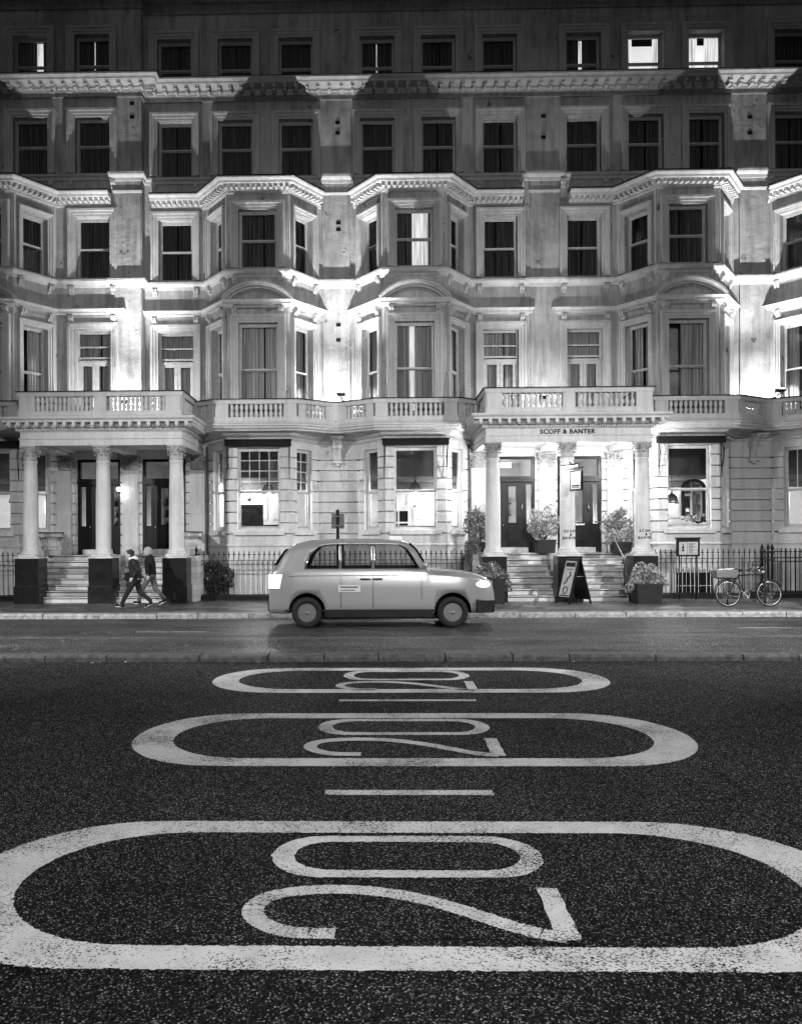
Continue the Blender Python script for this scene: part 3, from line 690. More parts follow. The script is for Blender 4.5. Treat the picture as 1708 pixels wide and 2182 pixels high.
def portico(pc, label, banter):
    root = thing('portico', (pc, 23.4, .12), label, 'portico', 'columned porticoes over shared steps')
    Yf, Yb = 23.33, YW-.01
    for k, dx in enumerate((-2.1, 0, 2.1)):
        W = Matrix.Translation((pc+dx, 23.53, 1.45))
        mb = MB(); mb.box(-.27, .27, -.27, .27, 0, .06); mb.lathe([(.27, .06), (.275, .085), (.25, .11), (.235, .12), (.25, .14), (.245, .165), (.215, .18), (.212, .3), (.213, 1.0), (.206, 1.8), (.19, 2.4), (.178, 2.68), (.20, 2.695), (.20, 2.72), (.178, 2.735)], seg=32)
        col = mb.build('column', M['trim_low'], root, W)
        inst(capital_mesh(.178, .42), 'capital', col, W @ Matrix.Translation((0, 0, 2.735)))
        if banter and k in (1, 2):
            text_obj('SCOFF\n&\nBANTER', .10, None, M['ink'], col, wrap=.2125, space=1.35, W=W @ Matrix.Translation((-.0, 0, .62)) @ Matrix.Rotation(.20, 4, 'Z'))
        # black plinths
        mb = MB(); y1 = 23.88
        mb.box(pc+dx-.34, pc+dx+.34, 23.22, y1, .12, 1.40); mb.box(pc+dx-.36, pc+dx+.36, 23.20, y1+.01, .10, .62)
        mb.build('plinth', M['black'], root, bevel=.01)
        mb = MB(); mb.box(pc+dx-.36, pc+dx+.36, 23.19, y1+.03, 1.403, 1.448); mb.build('plinth_cap', M['marble'], root)
        # pilaster on the house wall
        px = pc + (0 if k == 1 else dx*1.02)
        mb = MB(); hw = .24; mb.box(px-hw, px+hw, YW-.14, YW+.02, 1.62, 4.12); mb.box(px-hw-.05, px+hw+.05, YW-.19, YW+.02, 1.45, 1.53); mb.box(px-hw-.025, px+hw+.025, YW-.165, YW+.02, 1.53, 1.62)
        mb.box(px-hw+.06, px+hw-.06, YW-.155, YW-.14, 1.75, 4.0)
        pl = mb.build('pilaster', M['trim_low'], root)
        W2 = Matrix.Translation((px, YW-.02, 4.12)) @ Matrix.Diagonal((1.15, .55, 1, 1))
        inst(capital_mesh(.2, .48, True), 'capital', pl, W2)
    # entablature
    en = MB(); xl, xr = pc-2.32, pc+2.32
    path = [(xl, Yb), (xl, Yf), (xr, Yf), (xr, Yb)]
    en.sweep(path, [(-.34, 4.61), (0, 4.61), (0, 4.78), (.03, 4.79), (.03, 4.81), (.0, 4.82), (-.01, 4.82), (-.01, 4.99), (.03, 5.0), (.03, 5.02), (.05, 5.02), (.05, 5.095), (.12, 5.10), (.12, 5.22), (.36, 5.23), (.37, 5.28), (.42, 5.31), (.44, 5.34), (.44, 5.375), (-.34, 5.38)], plan)
    along(path, .075, .068, lambda W: en.box(-.02, .02, -.025, .03, 5.025, 5.09, W), .02)
    def mod(W):
        en.box(-.045, .045, -.12, .1, 5.13, 5.232, W); en.box(-.035, .035, -.04, .1, 5.10, 5.13, W); en.ball(W @ Vector((0, -.10, 5.13)), .03, 6, 4)
    along(path, .24, .263, mod, .03)
    en.build('entablature', M['trim_low'], root)
    mb = MB(); mb.box(xl+.33, xr-.33, Yf+.33, Yb, 4.78, 5.3); mb.box(pc-.18, pc+.18, Yf+.34, Yb, 4.612, 4.78); mb.box(xl+.341, xl+.5, Yf+.34, Yb, 4.70, 4.78)
    mb.build('porch_ceiling', M['white'] if banter else M['trim_low'], root)
    mb = MB(); mb.box(xl+.1, xr-.1, Yf+.1, YW+.2, 5.385, 5.40); mb.build('balcony_floor', M['trim_low'], root)
    # balustrade on top
    yb = Yf+.03; xs = (pc-2.22, pc+2.22)
    bp = [(xs[0], YW-1.0), (xs[0], yb), (xs[1], yb), (xs[1], YW-1.0)]
    pan = [((pc-1.86, yb), (pc-.22, yb), 13 if not banter else 11), ((pc+.22, yb), (pc+1.86, yb), 13 if not banter else 11), ((xs[0], YW-1.3), (xs[0], yb+.35), 9), ((xs[1], yb+.35), (xs[1], YW-1.3), 9)]
    piers = [(xs[0]+.14, yb, .21, .115, 0), (xs[1]-.14, yb, .21, .115, 0), (pc, yb, .17, .115, 0), (xs[0], yb+.13, .11, .2, 0), (xs[1], yb+.13, .11, .2, 0), (xs[0], YW-1.12, .11, .12, 0), (xs[1], YW-1.12, .11, .12, 0)]
    balustrade(root, bp, 5.401, 6.13, pan, piers, M['trim_low'], not banter)
    # steps: eight risers between the plinths
    st = MB()
    for side in (-1, 1):
        xa, xb = sorted((pc+side*.20, pc+side*2.40))
        xa, xb = (xa, xb)
        for k in range(8):
            z0 = .12 + .166*k; y0 = 23.50 + .27*k
            st.box(xa, xb, y0, y0+.31 if k < 7 else YW-.02, z0, z0+.105); st.box(xa, xb, y0+.10, y0+.31 if k < 7 else YW-.02, z0+.1055, z0+.137)
            st.box(xa, xb, y0-.05, y0+.33 if k < 7 else YW-.02, z0+.1375, z0+.165)
    st.build('steps', M['marble'], root)
    for a_, b_, y_ in ((pc-.20, pc+.20, 23.96), (pc-2.62, pc-2.402, 23.89), (pc+2.402, pc+2.62, 23.89)): mb = MB(); mb.box(a_, b_, y_, YW-.02, .1, 1.44); mb.build('stair_wall', M['marble'], root)
    # low balustrades at the landing sides
    if not banter:
        for sx in (-1, 1):
            x = pc+sx*2.2
            q = balustrade(root, [(x, 25.95), (x, 23.95)], 1.45, 2.15, [((x, 25.7), (x, 24.1), 9)], [], M['trim_low'], False, 'side_balustrade')
    if banter:
        text_obj('SCOFF & BANTER', .178, (pc-.03, Yf+.004, 4.845), M['ink'], root, 'shop_lettering', .012, space=1.12)
    return root

# ================================================================== GROUND
def sheet(name, x0, x1, y0, y1, z, mat):
    mb = MB(); mb.face([(x0, y0, z), (x1, y0, z), (x1, y1, z), (x0, y1, z)]); return tag(mb.build(name, mat), kind='structure')
sheet('ground', -400, 400, -300, 400, -1.6, M['dark'])
mb = MB(); mb.box(-80, 80, -30, 13.06, -1.5, 0); tag(mb.build('road', M['asphalt']), kind='structure')
mb = MB(); mb.box(-80, 80, 15.45, 20.06, -1.5, .0); tag(mb.build('far_road', M['asphalt_far']), kind='structure')
mb = MB(); mb.box(-80, 80, 13.33, 15.3, -1.5, .098); tag(mb.build('traffic_island', M['asphalt_far']), kind='structure')
mb = MB(); mb.box(-80, 80, 20.33, 24.30, -1.5, .12); mb.box(-9.9, -5.2, 24.30, 25.5, -1.5, .119); mb.box(3.3, 7.95, 24.30, 25.5, -1.5, .119); tag(mb.build('pavement', M['paving']), kind='structure')
sheet('basement_yard', -80, 80, 24.2, 27, -1.3, M['dark'])
def kerb(name, y0, y1, zt, mat, seed):
    rnd = random.Random(seed); mb = MB(); x = -20
    while x < 22:
        L = rnd.uniform(.85, 1.5); dz = rnd.uniform(-.008, .008); dy = rnd.uniform(-.008, .008)
        a, b = x+.01, x+L-.01; c = .04
        pr = [(y0+dy, -.2), (y0+dy, zt-c+dz), (y0+dy+.012, zt-.012+dz), (y0+dy+c, zt+dz), (y1, zt+dz), (y1, -.2)]
        A = [Vector((a, p, q)) for p, q in pr]; B = [Vector((b, p, q)) for p, q in pr]; n = len(pr); i0 = len(mb.v); mb.v += [tuple(p) for p in A+B]
        mb.f.append(tuple(i0+i for i in range(n))); mb.f.append(tuple(i0+n+i for i in reversed(range(n)))); mb.sm += [False]*2; mb.mi += [0]*2
        for i in range(n): j = (i+1) % n; mb.f.append((i0+i, i0+j, i0+n+j, i0+n+i)); mb.sm.append(False); mb.mi.append(0)
        x += L
    tag(mb.build(name, mat), kind='structure')
kerb('pavement_kerb', 20.02, 20.33, .125, M['kerb'], 3)
kerb('island_kerb', 13.03, 13.34, .102, M['kerb_dark'], 5)
kerb('island_back_kerb', 15.29, 15.50, .098, M['kerb_dark'], 8)

# ---- painted road markings
def ring_shape(cx, cy, L, W, te, ts, cap, capi, z):
    mb = MB(); n = 28; out = []; inn = []
    for sx, rng in ((1, range(n+1)), (-1, range(n+1))):
        for i in rng:
            a = -PI/2 + PI*i/n
            ox = (L/2-cap) + cap*math.cos(a)**.92 if math.cos(a) > 1e-6 else (L/2-cap); ix = (L/2-te-capi) + capi*max(math.cos(a), 0)**.92
            oy = W/2*math.sin(a); iy = (W/2-ts)*math.sin(a)
            out.append((cx+sx*ox, cy+(oy if sx > 0 else -oy))); inn.append((cx+sx*ix, cy+(iy if sx > 0 else -iy)))
    m = len(out)
    rnd = random.Random(int(L*100)); rows = []
    for i in range(m):
        j = (i+1) % m; q = max(1, int(math.dist(out[i], out[j])/.02))
        for t in range(q):
            t /= q; r_ = lambda: rnd.gauss(0, .0035); rows.append([(out[i][0]+(out[j][0]-out[i][0])*t+r_(), out[i][1]+(out[j][1]-out[i][1])*t+r_(), z), (inn[i][0]+(inn[j][0]-inn[i][0])*t+r_(), inn[i][1]+(inn[j][1]-inn[i][1])*t+r_(), z)])
    rows.append(rows[0]); mb.grid(rows, smooth=False)
    return mb
TWO = [(712, 1991), (655, 1991), (605, 1987), (564, 1974), (537, 1953), (542, 1930), (580, 1910), (645, 1900), (730, 1897), (815, 1903), (900, 1918), (980, 1940), (1060, 1966), (1125, 1985), (1185, 1996), (1208, 1999)]
f_ = 1763.
TWOW = [((u-750)/(v-1145)*1.96 - .02*f_*1.96/(v-1145) - .2263, f_*1.96/(v-1145) - 5.086) for u, v in TWO]
UPW = [(( u-750)/(v-1145)*1.96 - .02*f_*1.96/(v-1145) - .2263, f_*1.96/(v-1145) - 5.086) for u, v in ((1209, 2006), (1192, 1965), (1161, 1893))]
def strip(mb, pts, w_, z):
    rows = []; rnd = random.Random(len(pts)); r_ = lambda: rnd.gauss(0, .0035)
    pts = [tuple(p[c]+(q[c]-p[c])*t/6 for c in range(2)) for p, q in zip(pts, pts[1:]) for t in range(6)] + [pts[-1]]
    for i, p in enumerate(pts):
        a, b = pts[max(i-1, 0)], pts[min(i+1, len(pts)-1)]; d = Vector((b[0]-a[0], b[1]-a[1])).normalized()
        ww = w_ if not callable(w_) else w_(i/(len(pts)-1))
        rows.append([(p[0]-d.y*ww/2+r_(), p[1]+d.x*ww/2+r_(), z), (p[0]+d.y*ww/2+r_(), p[1]-d.x*ww/2+r_(), z)])
    mb.grid(rows, smooth=False)
def smooth(pts, k=5):
    q = []
    for i in range(len(pts)-1):
        p0, p1, p2, p3 = pts[max(i-1, 0)], pts[i], pts[i+1], pts[min(i+2, len(pts)-1)]
        for j in range(k):
            t = j/k; q.append(tuple(.5*((2*p1[c]) + (-p0[c]+p2[c])*t + (2*p0[c]-5*p1[c]+4*p2[c]-p3[c])*t*t + (-p0[c]+3*p1[c]-3*p2[c]+p3[c])*t**3) for c in range(2)))
    return q + [pts[-1]]
def roundel(cx, cy, L, W, zc, zL, zW, k, te, ts, label):
    t = thing('speed_roundel', (cx, cy, .004), label, 'road marking', 'painted 20 roundels')
    ring_shape(cx, cy, L, W, te, ts, 1.0*min(k, 1.02), .86, .004).build('ring', M['paint'], t)
    mb = ring_shape(zc[0], zc[1], zL, zW, .135*k, .105*k, .34, .25, .004); mb.build('digit_zero', M['paint'], t)
    mb = MB(); strip(mb, smooth([(zc[0]+x*k, zc[1]+y*k) for x, y in TWOW]), .112*k, .004); mb.build('digit_two', M['paint'], t)
    mb = MB(); strip(mb, [(zc[0]+x*k, zc[1]+y*k) for x, y in UPW], .115*k, .0075); mb.build('digit_two_foot', M['paint'], t)
roundel(.55, 11.39, 5.40, 1.98, (.52, 11.72), 1.77, .80, 1.08, .36, .25, 'farthest white 20 roundel painted on the asphalt, close to the island kerb')
roundel(.405, 8.13, 5.41, 2.12, (.35, 8.545), 1.76, .72, 1.08, .385, .25, 'middle white 20 roundel painted on the asphalt, between the two short white bars')
roundel(.205, 4.715, 5.15, 1.96, (.222, 5.086), 1.65, .66, 1.0, .385, .22, 'nearest and largest looking white 20 roundel, cut by both edges of the photo')
def dash(x0, x1, y, w_, label, grp=None, name='lane_mark'):
    mb = MB(); mb.face([(x0, y-w_/2, .004), (x1, y-w_/2, .004), (x1, y+w_/2, .004), (x0, y+w_/2, .004)])
    tag(mb.build(name, M['paint']), label, 'road marking', grp)
dash(-.366, 1.273, 9.92, .10, 'short white bar painted on the asphalt between the farthest and the middle roundel', 'short white bars between the roundels')
dash(-.345, .939, 6.34, .12, 'speckled worn short white bar painted between the middle and the nearest roundel', 'short white bars between the roundels')
dash(-4.87, -3.39, 17.2, .06, 'thin white line on the far carriageway, left of the taxi', 'thin white lines on the far carriageway')
dash(7.79, 9.3, 17.65, .06, 'thin white line on the far carriageway, rightmost, below the bicycle', 'thin white lines on the far carriageway')

# fallen leaves along kerbs
mb = MB(); rnd = random.Random(11)
def leafquad(mb, p, s, rnd, flat=False):
    a = Vector((rnd.gauss(0, 1), rnd.gauss(0, 1), rnd.gauss(0, .15 if flat else 1))).normalized(); b = a.cross(Vector((rnd.gauss(0, .2), rnd.gauss(0, .2), 1) if flat else (rnd.gauss(0, 1), rnd.gauss(0, 1), rnd.gauss(0, 1)))).normalized()
    p = Vector(p); mb.face([p - a*s, p + b*s*.42 - a*.1*s, p + a*s, p - b*s*.42 - a*.1*s])
for i in range(420):
    r = rnd.random(); x = rnd.uniform(-11, 13)
    if r < .45: y, z = 20.0 - abs(rnd.gauss(0, .07)), .012
    elif r < .7: y, z = rnd.uniform(20.4, 23.3), .132
    elif r < .85: y, z = rnd.uniform(13.4, 15.2), .11
    else: y, z = rnd.choice((12.95, 15.55)) + rnd.gauss(0, .06), .012
    if r < .85 and rnd.random() < .5: x = rnd.uniform(3, 13)
    leafquad(mb, (x, y, z), rnd.uniform(.02, .05), rnd, True)
tag(mb.build('fallen_leaves', M['leaf2']), 'scattered fallen leaves in the gutters and on the paving', 'leaves', kind='stuff')

# ================================================================== HOUSES
AW = 'folded black awning over the ground floor window '
house(-11.6, -1, 4.02, 2.5, 'leftmost stucco house, slightly forward of the row, its bay cut by the left edge', (-2.95, -.98, 1.0), -2.95, yu=25.95, dz=.012, ext=.48, gl=None,
      lit={(4, 1, 'gap'): (.58, .76), (4, 1, 'strip'): (.56, .78), (4, 0, 'gap'): (.47, .49), (4, 0, 'strip'): (.44, .52)}, awn=AW + 'at the left edge of the photo', glseed=1)
house(-3.33, 1, 4.25, 2.35, 'stucco house right of the unlit portico, with a many-paned ground floor bay', (-2.79, -.85, 1.08), -2.79, gl=(4, 4),
      lit={(2, 2, 'gap'): (.62, .66)}, awn=AW + 'with many small panes', glseed=2)
house(1.42, -1, 4.20, 2.40, 'stucco house left of the restaurant entrance, lit curtain in its second floor bay', (-2.79, -.85, 1.08), -2.79, gl=None,
      lit={(2, 2, 'gap'): (.46, .90), (2, 2, 'strip'): (.44, .92), (1, 2, 'gap'): (.38, .52), (1, 2, 'strip'): (.36, .54), (4, 2, 'gap'): (.48, .505), (4, 2, 'strip'): (.46, .53)}, awn=AW + 'of the bay above the taxi bonnet', glseed=3)
house(9.65, 1, 4.03, 2.45, 'stucco house right of the restaurant entrance with two brightly lit top windows', (-2.80, -.85, 1.05), -2.80, gl=None,
      lit={(4, 0, 'gap'): (.44, .54), (4, 0, 'strip'): (.43, .55), (4, 1): ('curtain_lit', 'roomglow'), (4, 1, 'gap'): (.20, .82), (4, 2): ('curtain_lit', 'roomglow'), (4, 2, 'gap'): (.36, .58), (1, 2): ('curtain2', 'roomgrey'), (1, 2, 'gap'): (.02, .40)}, awn=AW + 'above the framed menu board', glseed=4)
house(14.45, -1, 4.2, 2.35, 'rightmost stucco house, mostly cut off by the right edge above the iron gate', (-2.79, -.85, 1.08), -2.79, gl=(2, 1),
      awn=AW + 'beyond the right edge of the photo', glseed=5)

HR = [o for o in bpy.data.objects if o.name.startswith('terraced_house') and o.parent is None]
def vent(h, x, y, z):
    mb = MB(); mb.box(x-.075, x+.075, y-.012, y+.02, z-.055, z+.055)
    for k in range(4): mb.box(x-.065, x+.065, y-.02, y-.0125, z-.045+k*.026, z-.032+k*.026)
    mb.build('air_brick', M['iron'], h)
HR.sort(key=lambda o: o.location.x)
for x, y, z in ((-7.39, 25.95, 15.69), (-7.39, 25.95, 15.26)): vent(HR[0], x, y, z)
for x, z in ((-.92, 15.16), (-.92, 14.83)): vent(HR[1], x, YW, z)
for x, z in ((-.91, 11.95), (-.91, 11.74), (-.925, 8.71), (-.93, 8.23)): vent(HR[1], x, YW-.05, z)
for x, z in ((5.585, 15.27), (5.585, 14.6)): vent(HR[2], x, YW, z)
for x, z in ((12.06, 15.14), (12.06, 14.64)): vent(HR[3], x, YW, z)

# pilaster strips where the houses meet
def pil(x0, x1, y, d, z0, z1, label, cap=True):
    t = thing('party_pilaster', ((x0+x1)/2, y, z0), label, 'pilaster', 'flat pilasters between the houses')
    mb = MB(); mb.box(x0, x1, y-d, y+.01, z0, 9.86); mb.box(x0, x1, y-d, y+.01, 10.18, 13.2); mb.build('shaft', M['wall'], t)
    mb = MB(); p = [(x0, y), (x0, y-d), (x1, y-d), (x1, y)]
    mb.sweep(p, [(-.005, 9.861), (.03, 9.87), (.05, 9.96), (.13, 9.99), (.18, 10.04), (.18, 10.1), (.12, 10.14), (.03, 10.17), (-.005, 10.172)], plan)
    mb.build('string_course', M['trim'], t); mb = MB(); mb.sweep(p, [(-.005, 13.2), (.03, 13.21), (.05, 13.30), (.13, 13.34), (.16, 13.38), (.16, 13.45), (.03, 13.5), (-.005, 13.505)], plan)
    mb.build('cap', M['trim'], t); mb = MB(); mb.sweep(p, [(-.005, 12.83), (.02, 12.84), (.05, 12.9), (.02, 12.94), (-.005, 12.95)], plan)
    mb.build('neck_band', M['trim'], t)
pil(-7.95, -7.12, 25.95, .07, 5.36, 13.2, 'floodlit flat pilaster at the corner above the unlit portico')
pil(-1.42, -.56, 26.3, .05, 5.36, 13.2, 'floodlit flat pilaster between the two middle bays, above the taxi')
pil(5.15, 6.05, 26.3, .05, 5.36, 13.2, 'softly lit flat pilaster above the restaurant entrance')
pil(11.7, 12.5, 26.3, .05, 5.36, 13.2, 'brightly floodlit flat pilaster above the bicycle')

for x, lb in ((-.98, 'large scrolled bracket under the balcony between the two middle bays'), (12.1, 'large scrolled bracket under the balcony above the bicycle')):
    mb = MB(); F = Matrix.Translation((x, YW, 0))
    console(mb, F, 0, 5.12, .30, .42, .62); console(mb, F, 0, 4.86, .24, .52, .32); mb.box(-.2, .2, -.68, 0, 5.06, 5.15, F); mb.box(-.15, .15, -.2, 0, 4.3, 4.37, F); mb.ball((x, YW-.08, 4.28), .09, 10, 6)
    tag(mb.build('scroll_bracket', M['trim_low']), lb, 'bracket', 'large brackets under the balcony')

portico(-7.58, 'unlit white portico on the left with three columns on black plinths and a balustrade', False)
portico(5.62, 'brightly lit portico of the restaurant with black lettering on its entablature', True)

# ---- ground floor rooms seen through the bays
def room(c, label, e, YB=29.3):
    t = thing('dining_room', (c, YW+3, 1.5), label, 'room', 'lit rooms behind the ground floor bays')
    mb = MB(); X0, X1, Y0, Y1, Z0, Z1 = c-1.75, c+1.75, YW+.02, YB, 1.45, 3.88
    mb.face([(X0, Y1, Z0), (X1, Y1, Z0), (X1, Y1, Z1), (X0, Y1, Z1)]); mb.face([(X0, Y0, Z0), (X0, Y1, Z0), (X0, Y1, Z1), (X0, Y0, Z1)]); mb.face([(X1, Y0, Z0), (X1, Y0, Z1), (X1, Y1, Z1), (X1, Y1, Z0)])
    for k in range(5):
        x = X0+.2+k*.75; mb.box(x, x+.55, Y1-.03, Y1+.0, 2.6, 3.45)
    mb.build('room_walls', M['room'], t)
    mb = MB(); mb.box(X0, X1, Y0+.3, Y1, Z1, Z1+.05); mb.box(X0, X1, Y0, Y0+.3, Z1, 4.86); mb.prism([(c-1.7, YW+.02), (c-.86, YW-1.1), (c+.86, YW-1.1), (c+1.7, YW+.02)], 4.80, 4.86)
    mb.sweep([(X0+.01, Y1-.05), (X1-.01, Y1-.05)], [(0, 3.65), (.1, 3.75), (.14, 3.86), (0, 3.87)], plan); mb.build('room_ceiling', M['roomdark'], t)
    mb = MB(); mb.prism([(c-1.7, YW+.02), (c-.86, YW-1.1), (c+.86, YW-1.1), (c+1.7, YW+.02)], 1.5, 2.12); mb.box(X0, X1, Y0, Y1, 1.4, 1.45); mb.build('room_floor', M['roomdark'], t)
    return t
def pendant(x, y, z, label, e=40, r=.2):
    t = thing('pendant_lamp', (x, y, z), label, 'pendant lamp', 'metal pendant lamps in the ground floor windows')
    mb = MB(); mb.lathe([(r, 0), (r*1.02, .02), (r*.95, .12), (r*.8, .22), (r*.5, .3), (r*.2, .33), (.03, .36), (.03, .40)], (x, y, z), 24); mb.build('lamp_shade', M['shadeglass'], t)
    mb = MB(); mb.tube([(x, y, z+.4), (x, y, 4.8 if y < YW else 3.88)], .008, 5); mb.tube([(x-.03, y, z+.4), (x-.05, y, z+.5), (x, y, z+.56), (x+.05, y, z+.5), (x+.03, y, z+.4)], .008, 5); mb.build('cord', M['iron'], t)
    mb = MB(); mb.ball((x, y, z+.03), .07, 10, 8); mb.build('bulb', M['bulb'], t)
    plight('bulb_light', (x, y, z-.08), e, .06, t)
def wall_lamp(x, y, z, e, label):
    t = thing('wall_lamp', (x, y, z), label, 'wall lamp', 'small wall lamps in the ground floor rooms')
    mb = MB(); mb.ball((x, y, z), .07, 10, 8); mb.build('bulb', M['bulb'], t)
    mb = MB(); mb.tube([(x, y+.3, z-.1), (x, y+.15, z-.14), (x, y, z-.08)], .012, 6); mb.box(x-.05, x+.05, y+.28, y+.31, z-.16, z-.04); mb.build('bracket', M['iron'], t)
    plight('bulb_light', (x, y-.15, z), e, .07, t)
room(-3.33, 'bright room with a framed picture behind the many-paned bay window', 0); room(1.42, 'bright room with a glazed inner door behind the bay over the taxi bonnet', 0)
room(9.65, 'room with a large arched mirror behind the bay right of the restaurant entrance', 0); room(-11.6, 'dim room behind the leftmost ground floor bay', 0); room(14.45, 'room with a blind behind the rightmost ground floor bay', 0)
pendant(-3.12, 25.7, 3.30, 'dome pendant lamp hanging in the many-paned bay window', 170); pendant(1.45, 25.7, 3.33, 'dome pendant lamp hanging in the bay over the taxi bonnet', 170)
pendant(9.45, 26.0, 2.95, 'dome pendant lamp at the left side of the bay right of the restaurant entrance', 90)
pendant(-11.4, 26.5, 3.1, 'dome pendant lamp in the leftmost ground floor bay', 180); pendant(14.0, 26.5, 3.2, 'dome pendant lamp in the rightmost ground floor bay', 180)
wall_lamp(-4.22, 28.95, 3.42, 75, 'glowing wall lamp above the framed picture in the many-paned bay'); wall_lamp(2.45, 28.95, 3.2, 85, 'glowing wall lamp right of the pendant in the bay over the taxi bonnet')
wall_lamp(10.05, 28.95, 3.45, 70, 'glowing wall lamp left of the arched mirror')
t = thing('framed_picture', (-4.2, 28.9, 2.4), 'dark framed picture standing in the many-paned bay window', 'picture')
mb = MB()
for q in ((-4.55, -3.68, 2.35, 2.42), (-4.55, -3.68, 3.06, 3.13), (-4.55, -4.48, 2.42, 3.06), (-3.75, -3.68, 2.42, 3.06)): mb.box(q[0], q[1], 28.86, 28.92, q[2], q[3])
mb.build('picture_frame', M['door'], t); mb = MB(); mb.box(-4.48, -3.75, 28.88, 28.9, 2.42, 3.06); mb.build('canvas', M['picture'], t)
mb = MB(); mb.tube([(-4.05, 25.45, 2.27), (-2.6, 25.45, 2.27)], .09, 10, rs=[.09, .085]); mb.box(-4.0, -2.65, 25.38, 25.5, 2.2, 2.36); tag(mb.build('bench_back', M['door']), 'dark padded bench back along the sill of the many-paned bay window', 'bench')
t = thing('inner_door', (1.2, 29.1, 1.45), 'white inner door with dark panes seen in the bay over the taxi bonnet', 'door')
mb = MB(); mb.box(.6, 1.6, 29.1, 29.16, 1.45, 3.0); mb.box(.55, .62, 29.07, 29.16, 1.45, 3.08); mb.box(1.58, 1.66, 29.07, 29.16, 1.45, 3.08); mb.box(.55, 1.66, 29.07, 29.16, 3.0, 3.09); mb.build('door_leaf', M['white'], t)
mb = MB()
for i in range(2):
    for j in range(3): mb.box(.72+i*.36, 1.02+i*.36, 29.085, 29.11, 1.62+j*.44, 2.0+j*.44)
mb.build('panes', M['dark'], t)
for k, (x, rr, h, lb) in enumerate(((1.85, .07, .2, 'white jug on the sill behind the bay over the taxi bonnet, left of the bowl'), (2.12, .11, .1, 'dark bowl on the sill behind the bay over the taxi bonnet, right of the jug'))):
    mb = MB(); mb.lathe([(rr*.7, 0), (rr, h*.3), (rr*.9, h*.7), (rr*.75, h), (rr*.65, h), (rr*.6, h*.5)], (x-.1, 25.6, 2.121), 14); 
    if k == 0: mb.tube([(x-.03, 25.6, 2.28), (x+.04, 25.6, 2.26), (x+.04, 25.6, 2.18), (x-.03, 25.6, 2.16)], .01, 6)
    tag(mb.build('jug' if k == 0 else 'bowl', M['white'] if k == 0 else M['door']), lb, 'jug' if k == 0 else 'bowl')
# mirror with an arched top, flowers under it
t = thing('arched_mirror', (10.62, 27.3, 2.3), 'large dark framed mirror with an arched top right of the glowing wall lamp', 'mirror')
F = Matrix.Translation((10.62, 27.3, 0)); arc = [(-.3, 2.6), (-.3, 3.5)] + [(-.3*math.cos(PI*i/10), 3.5+.22*math.sin(PI*i/10)) for i in range(1, 10)] + [(.3, 3.5), (.3, 2.6)]
mb = MB(); mb.sweep(arc, [(0, 0), (0, .06), (-.09, .08), (-.1, 0)], lambda x, z, n: F @ Vector((x, -n, z))); mb.build('mirror_frame', M['door'], t)
mb = MB(); mb.face([F @ Vector((x, -.01, z)) for x, z in arc]); mb.build('mirror_glass', plain('mirror', .8, .04, metal=1), t)

def shrub(name, c, rad, n, size, label, cat, mat='leaf', grp=None, pot=None, droop=0, seed=1, spikes=0, flat=1):
    rnd = random.Random(seed); t = thing(name, (c[0], c[1], (pot[0] if pot else c[2]-rad[2])), label, cat, grp)
    cl = []; mb = MB()
    for i in range(26):
        d = Vector((rnd.gauss(0, 1), rnd.gauss(0, 1), rnd.gauss(0, 1))).normalized()*rnd.uniform(.45, .92); cl.append((Vector((c[0]+d.x*rad[0], c[1]+d.y*rad[1], c[2]+d.z*rad[2])), rnd.uniform(.22, .4)))
    for i in range(n):
        p, q = rnd.choice(cl); d = Vector((rnd.gauss(0, 1), rnd.gauss(0, 1), rnd.gauss(0, 1))).normalized()
        pos = p + Vector((d.x*rad[0], d.y*rad[1], d.z*rad[2]))*q
        if droop: pos.z -= droop*((pos.x-c[0])**2 + (pos.y-c[1])**2)/max(rad[0], .1)
        leafquad(mb, pos, size*rnd.uniform(.6, 1.25), rnd)
    mb.build('foliage', M[mat], t)
    mb = MB(); base = Vector((c[0], c[1], c[2]-rad[2]*1.05))
    for i in range(9): mb.tube([base, (base+cl[i][0])/2 + Vector((rnd.gauss(0, .03), rnd.gauss(0, .03), 0)), cl[i][0]], .012, 5, rs=[.02, .013, .005])
    mb.build('stem', M['bark'], t)
    if spikes:
        mb = MB()
        for i in range(spikes):
            a = rnd.uniform(0, 2*PI); el = rnd.uniform(.15, 1.35); L = rnd.uniform(.35, .55); h = Vector((math.cos(a)*math.cos(el), math.sin(a)*math.cos(el), math.sin(el))); s0 = Vector((c[0], c[1], c[2]+rad[2]*.6)); sd_ = h.cross(Vector((0, 0, 1))).normalized()*.014
            m1 = s0 + h*L*.55; tp = s0 + h*L + Vector((0, 0, -.10*L/.5)); mb.face([s0-sd_*.6, s0+sd_*.6, m1+sd_, m1-sd_]); mb.face([m1-sd_, m1+sd_, tp])
        mb.build('spiky_leaves', M['leaf2'], t)
    if pot:
        z0, z1, hw, m_ = pot; mb = MB(); x, y = c[0], c[1]
        mb.sweep([(x-hw, y-hw), (x+hw, y-hw), (x+hw, y+hw), (x-hw, y+hw)], [(-.03, z0), (.0, z0+.01), (.02, z1-.05), (.035, z1-.05), (.035, z1), (-.03, z1)], plan, closed_path=True)
        mb.box(x-hw+.01, x+hw-.01, y-hw+.01, y+hw-.01, z0+.001, z1-.04); mb.build('planter_box', M[m_], t)
    return t
shrub('flower_bowl', (10.45, 26.5, 2.52), (.5, .25, .16), 900, .05, 'white flowers massed on a shelf below the arched mirror', 'flowers', 'leaf2', seed=5)
PG = 'planted boxes around the restaurant entrance'
shrub('potted_shrub', (3.38, 22.85, .80), (.52, .34, .42), 4200, .05, 'leafy shrub in a black planter at the left of the restaurant steps, beyond the taxi', 'potted plant', 'leaf', PG, (.12, .82, .30, 'pot'), .35, 21)
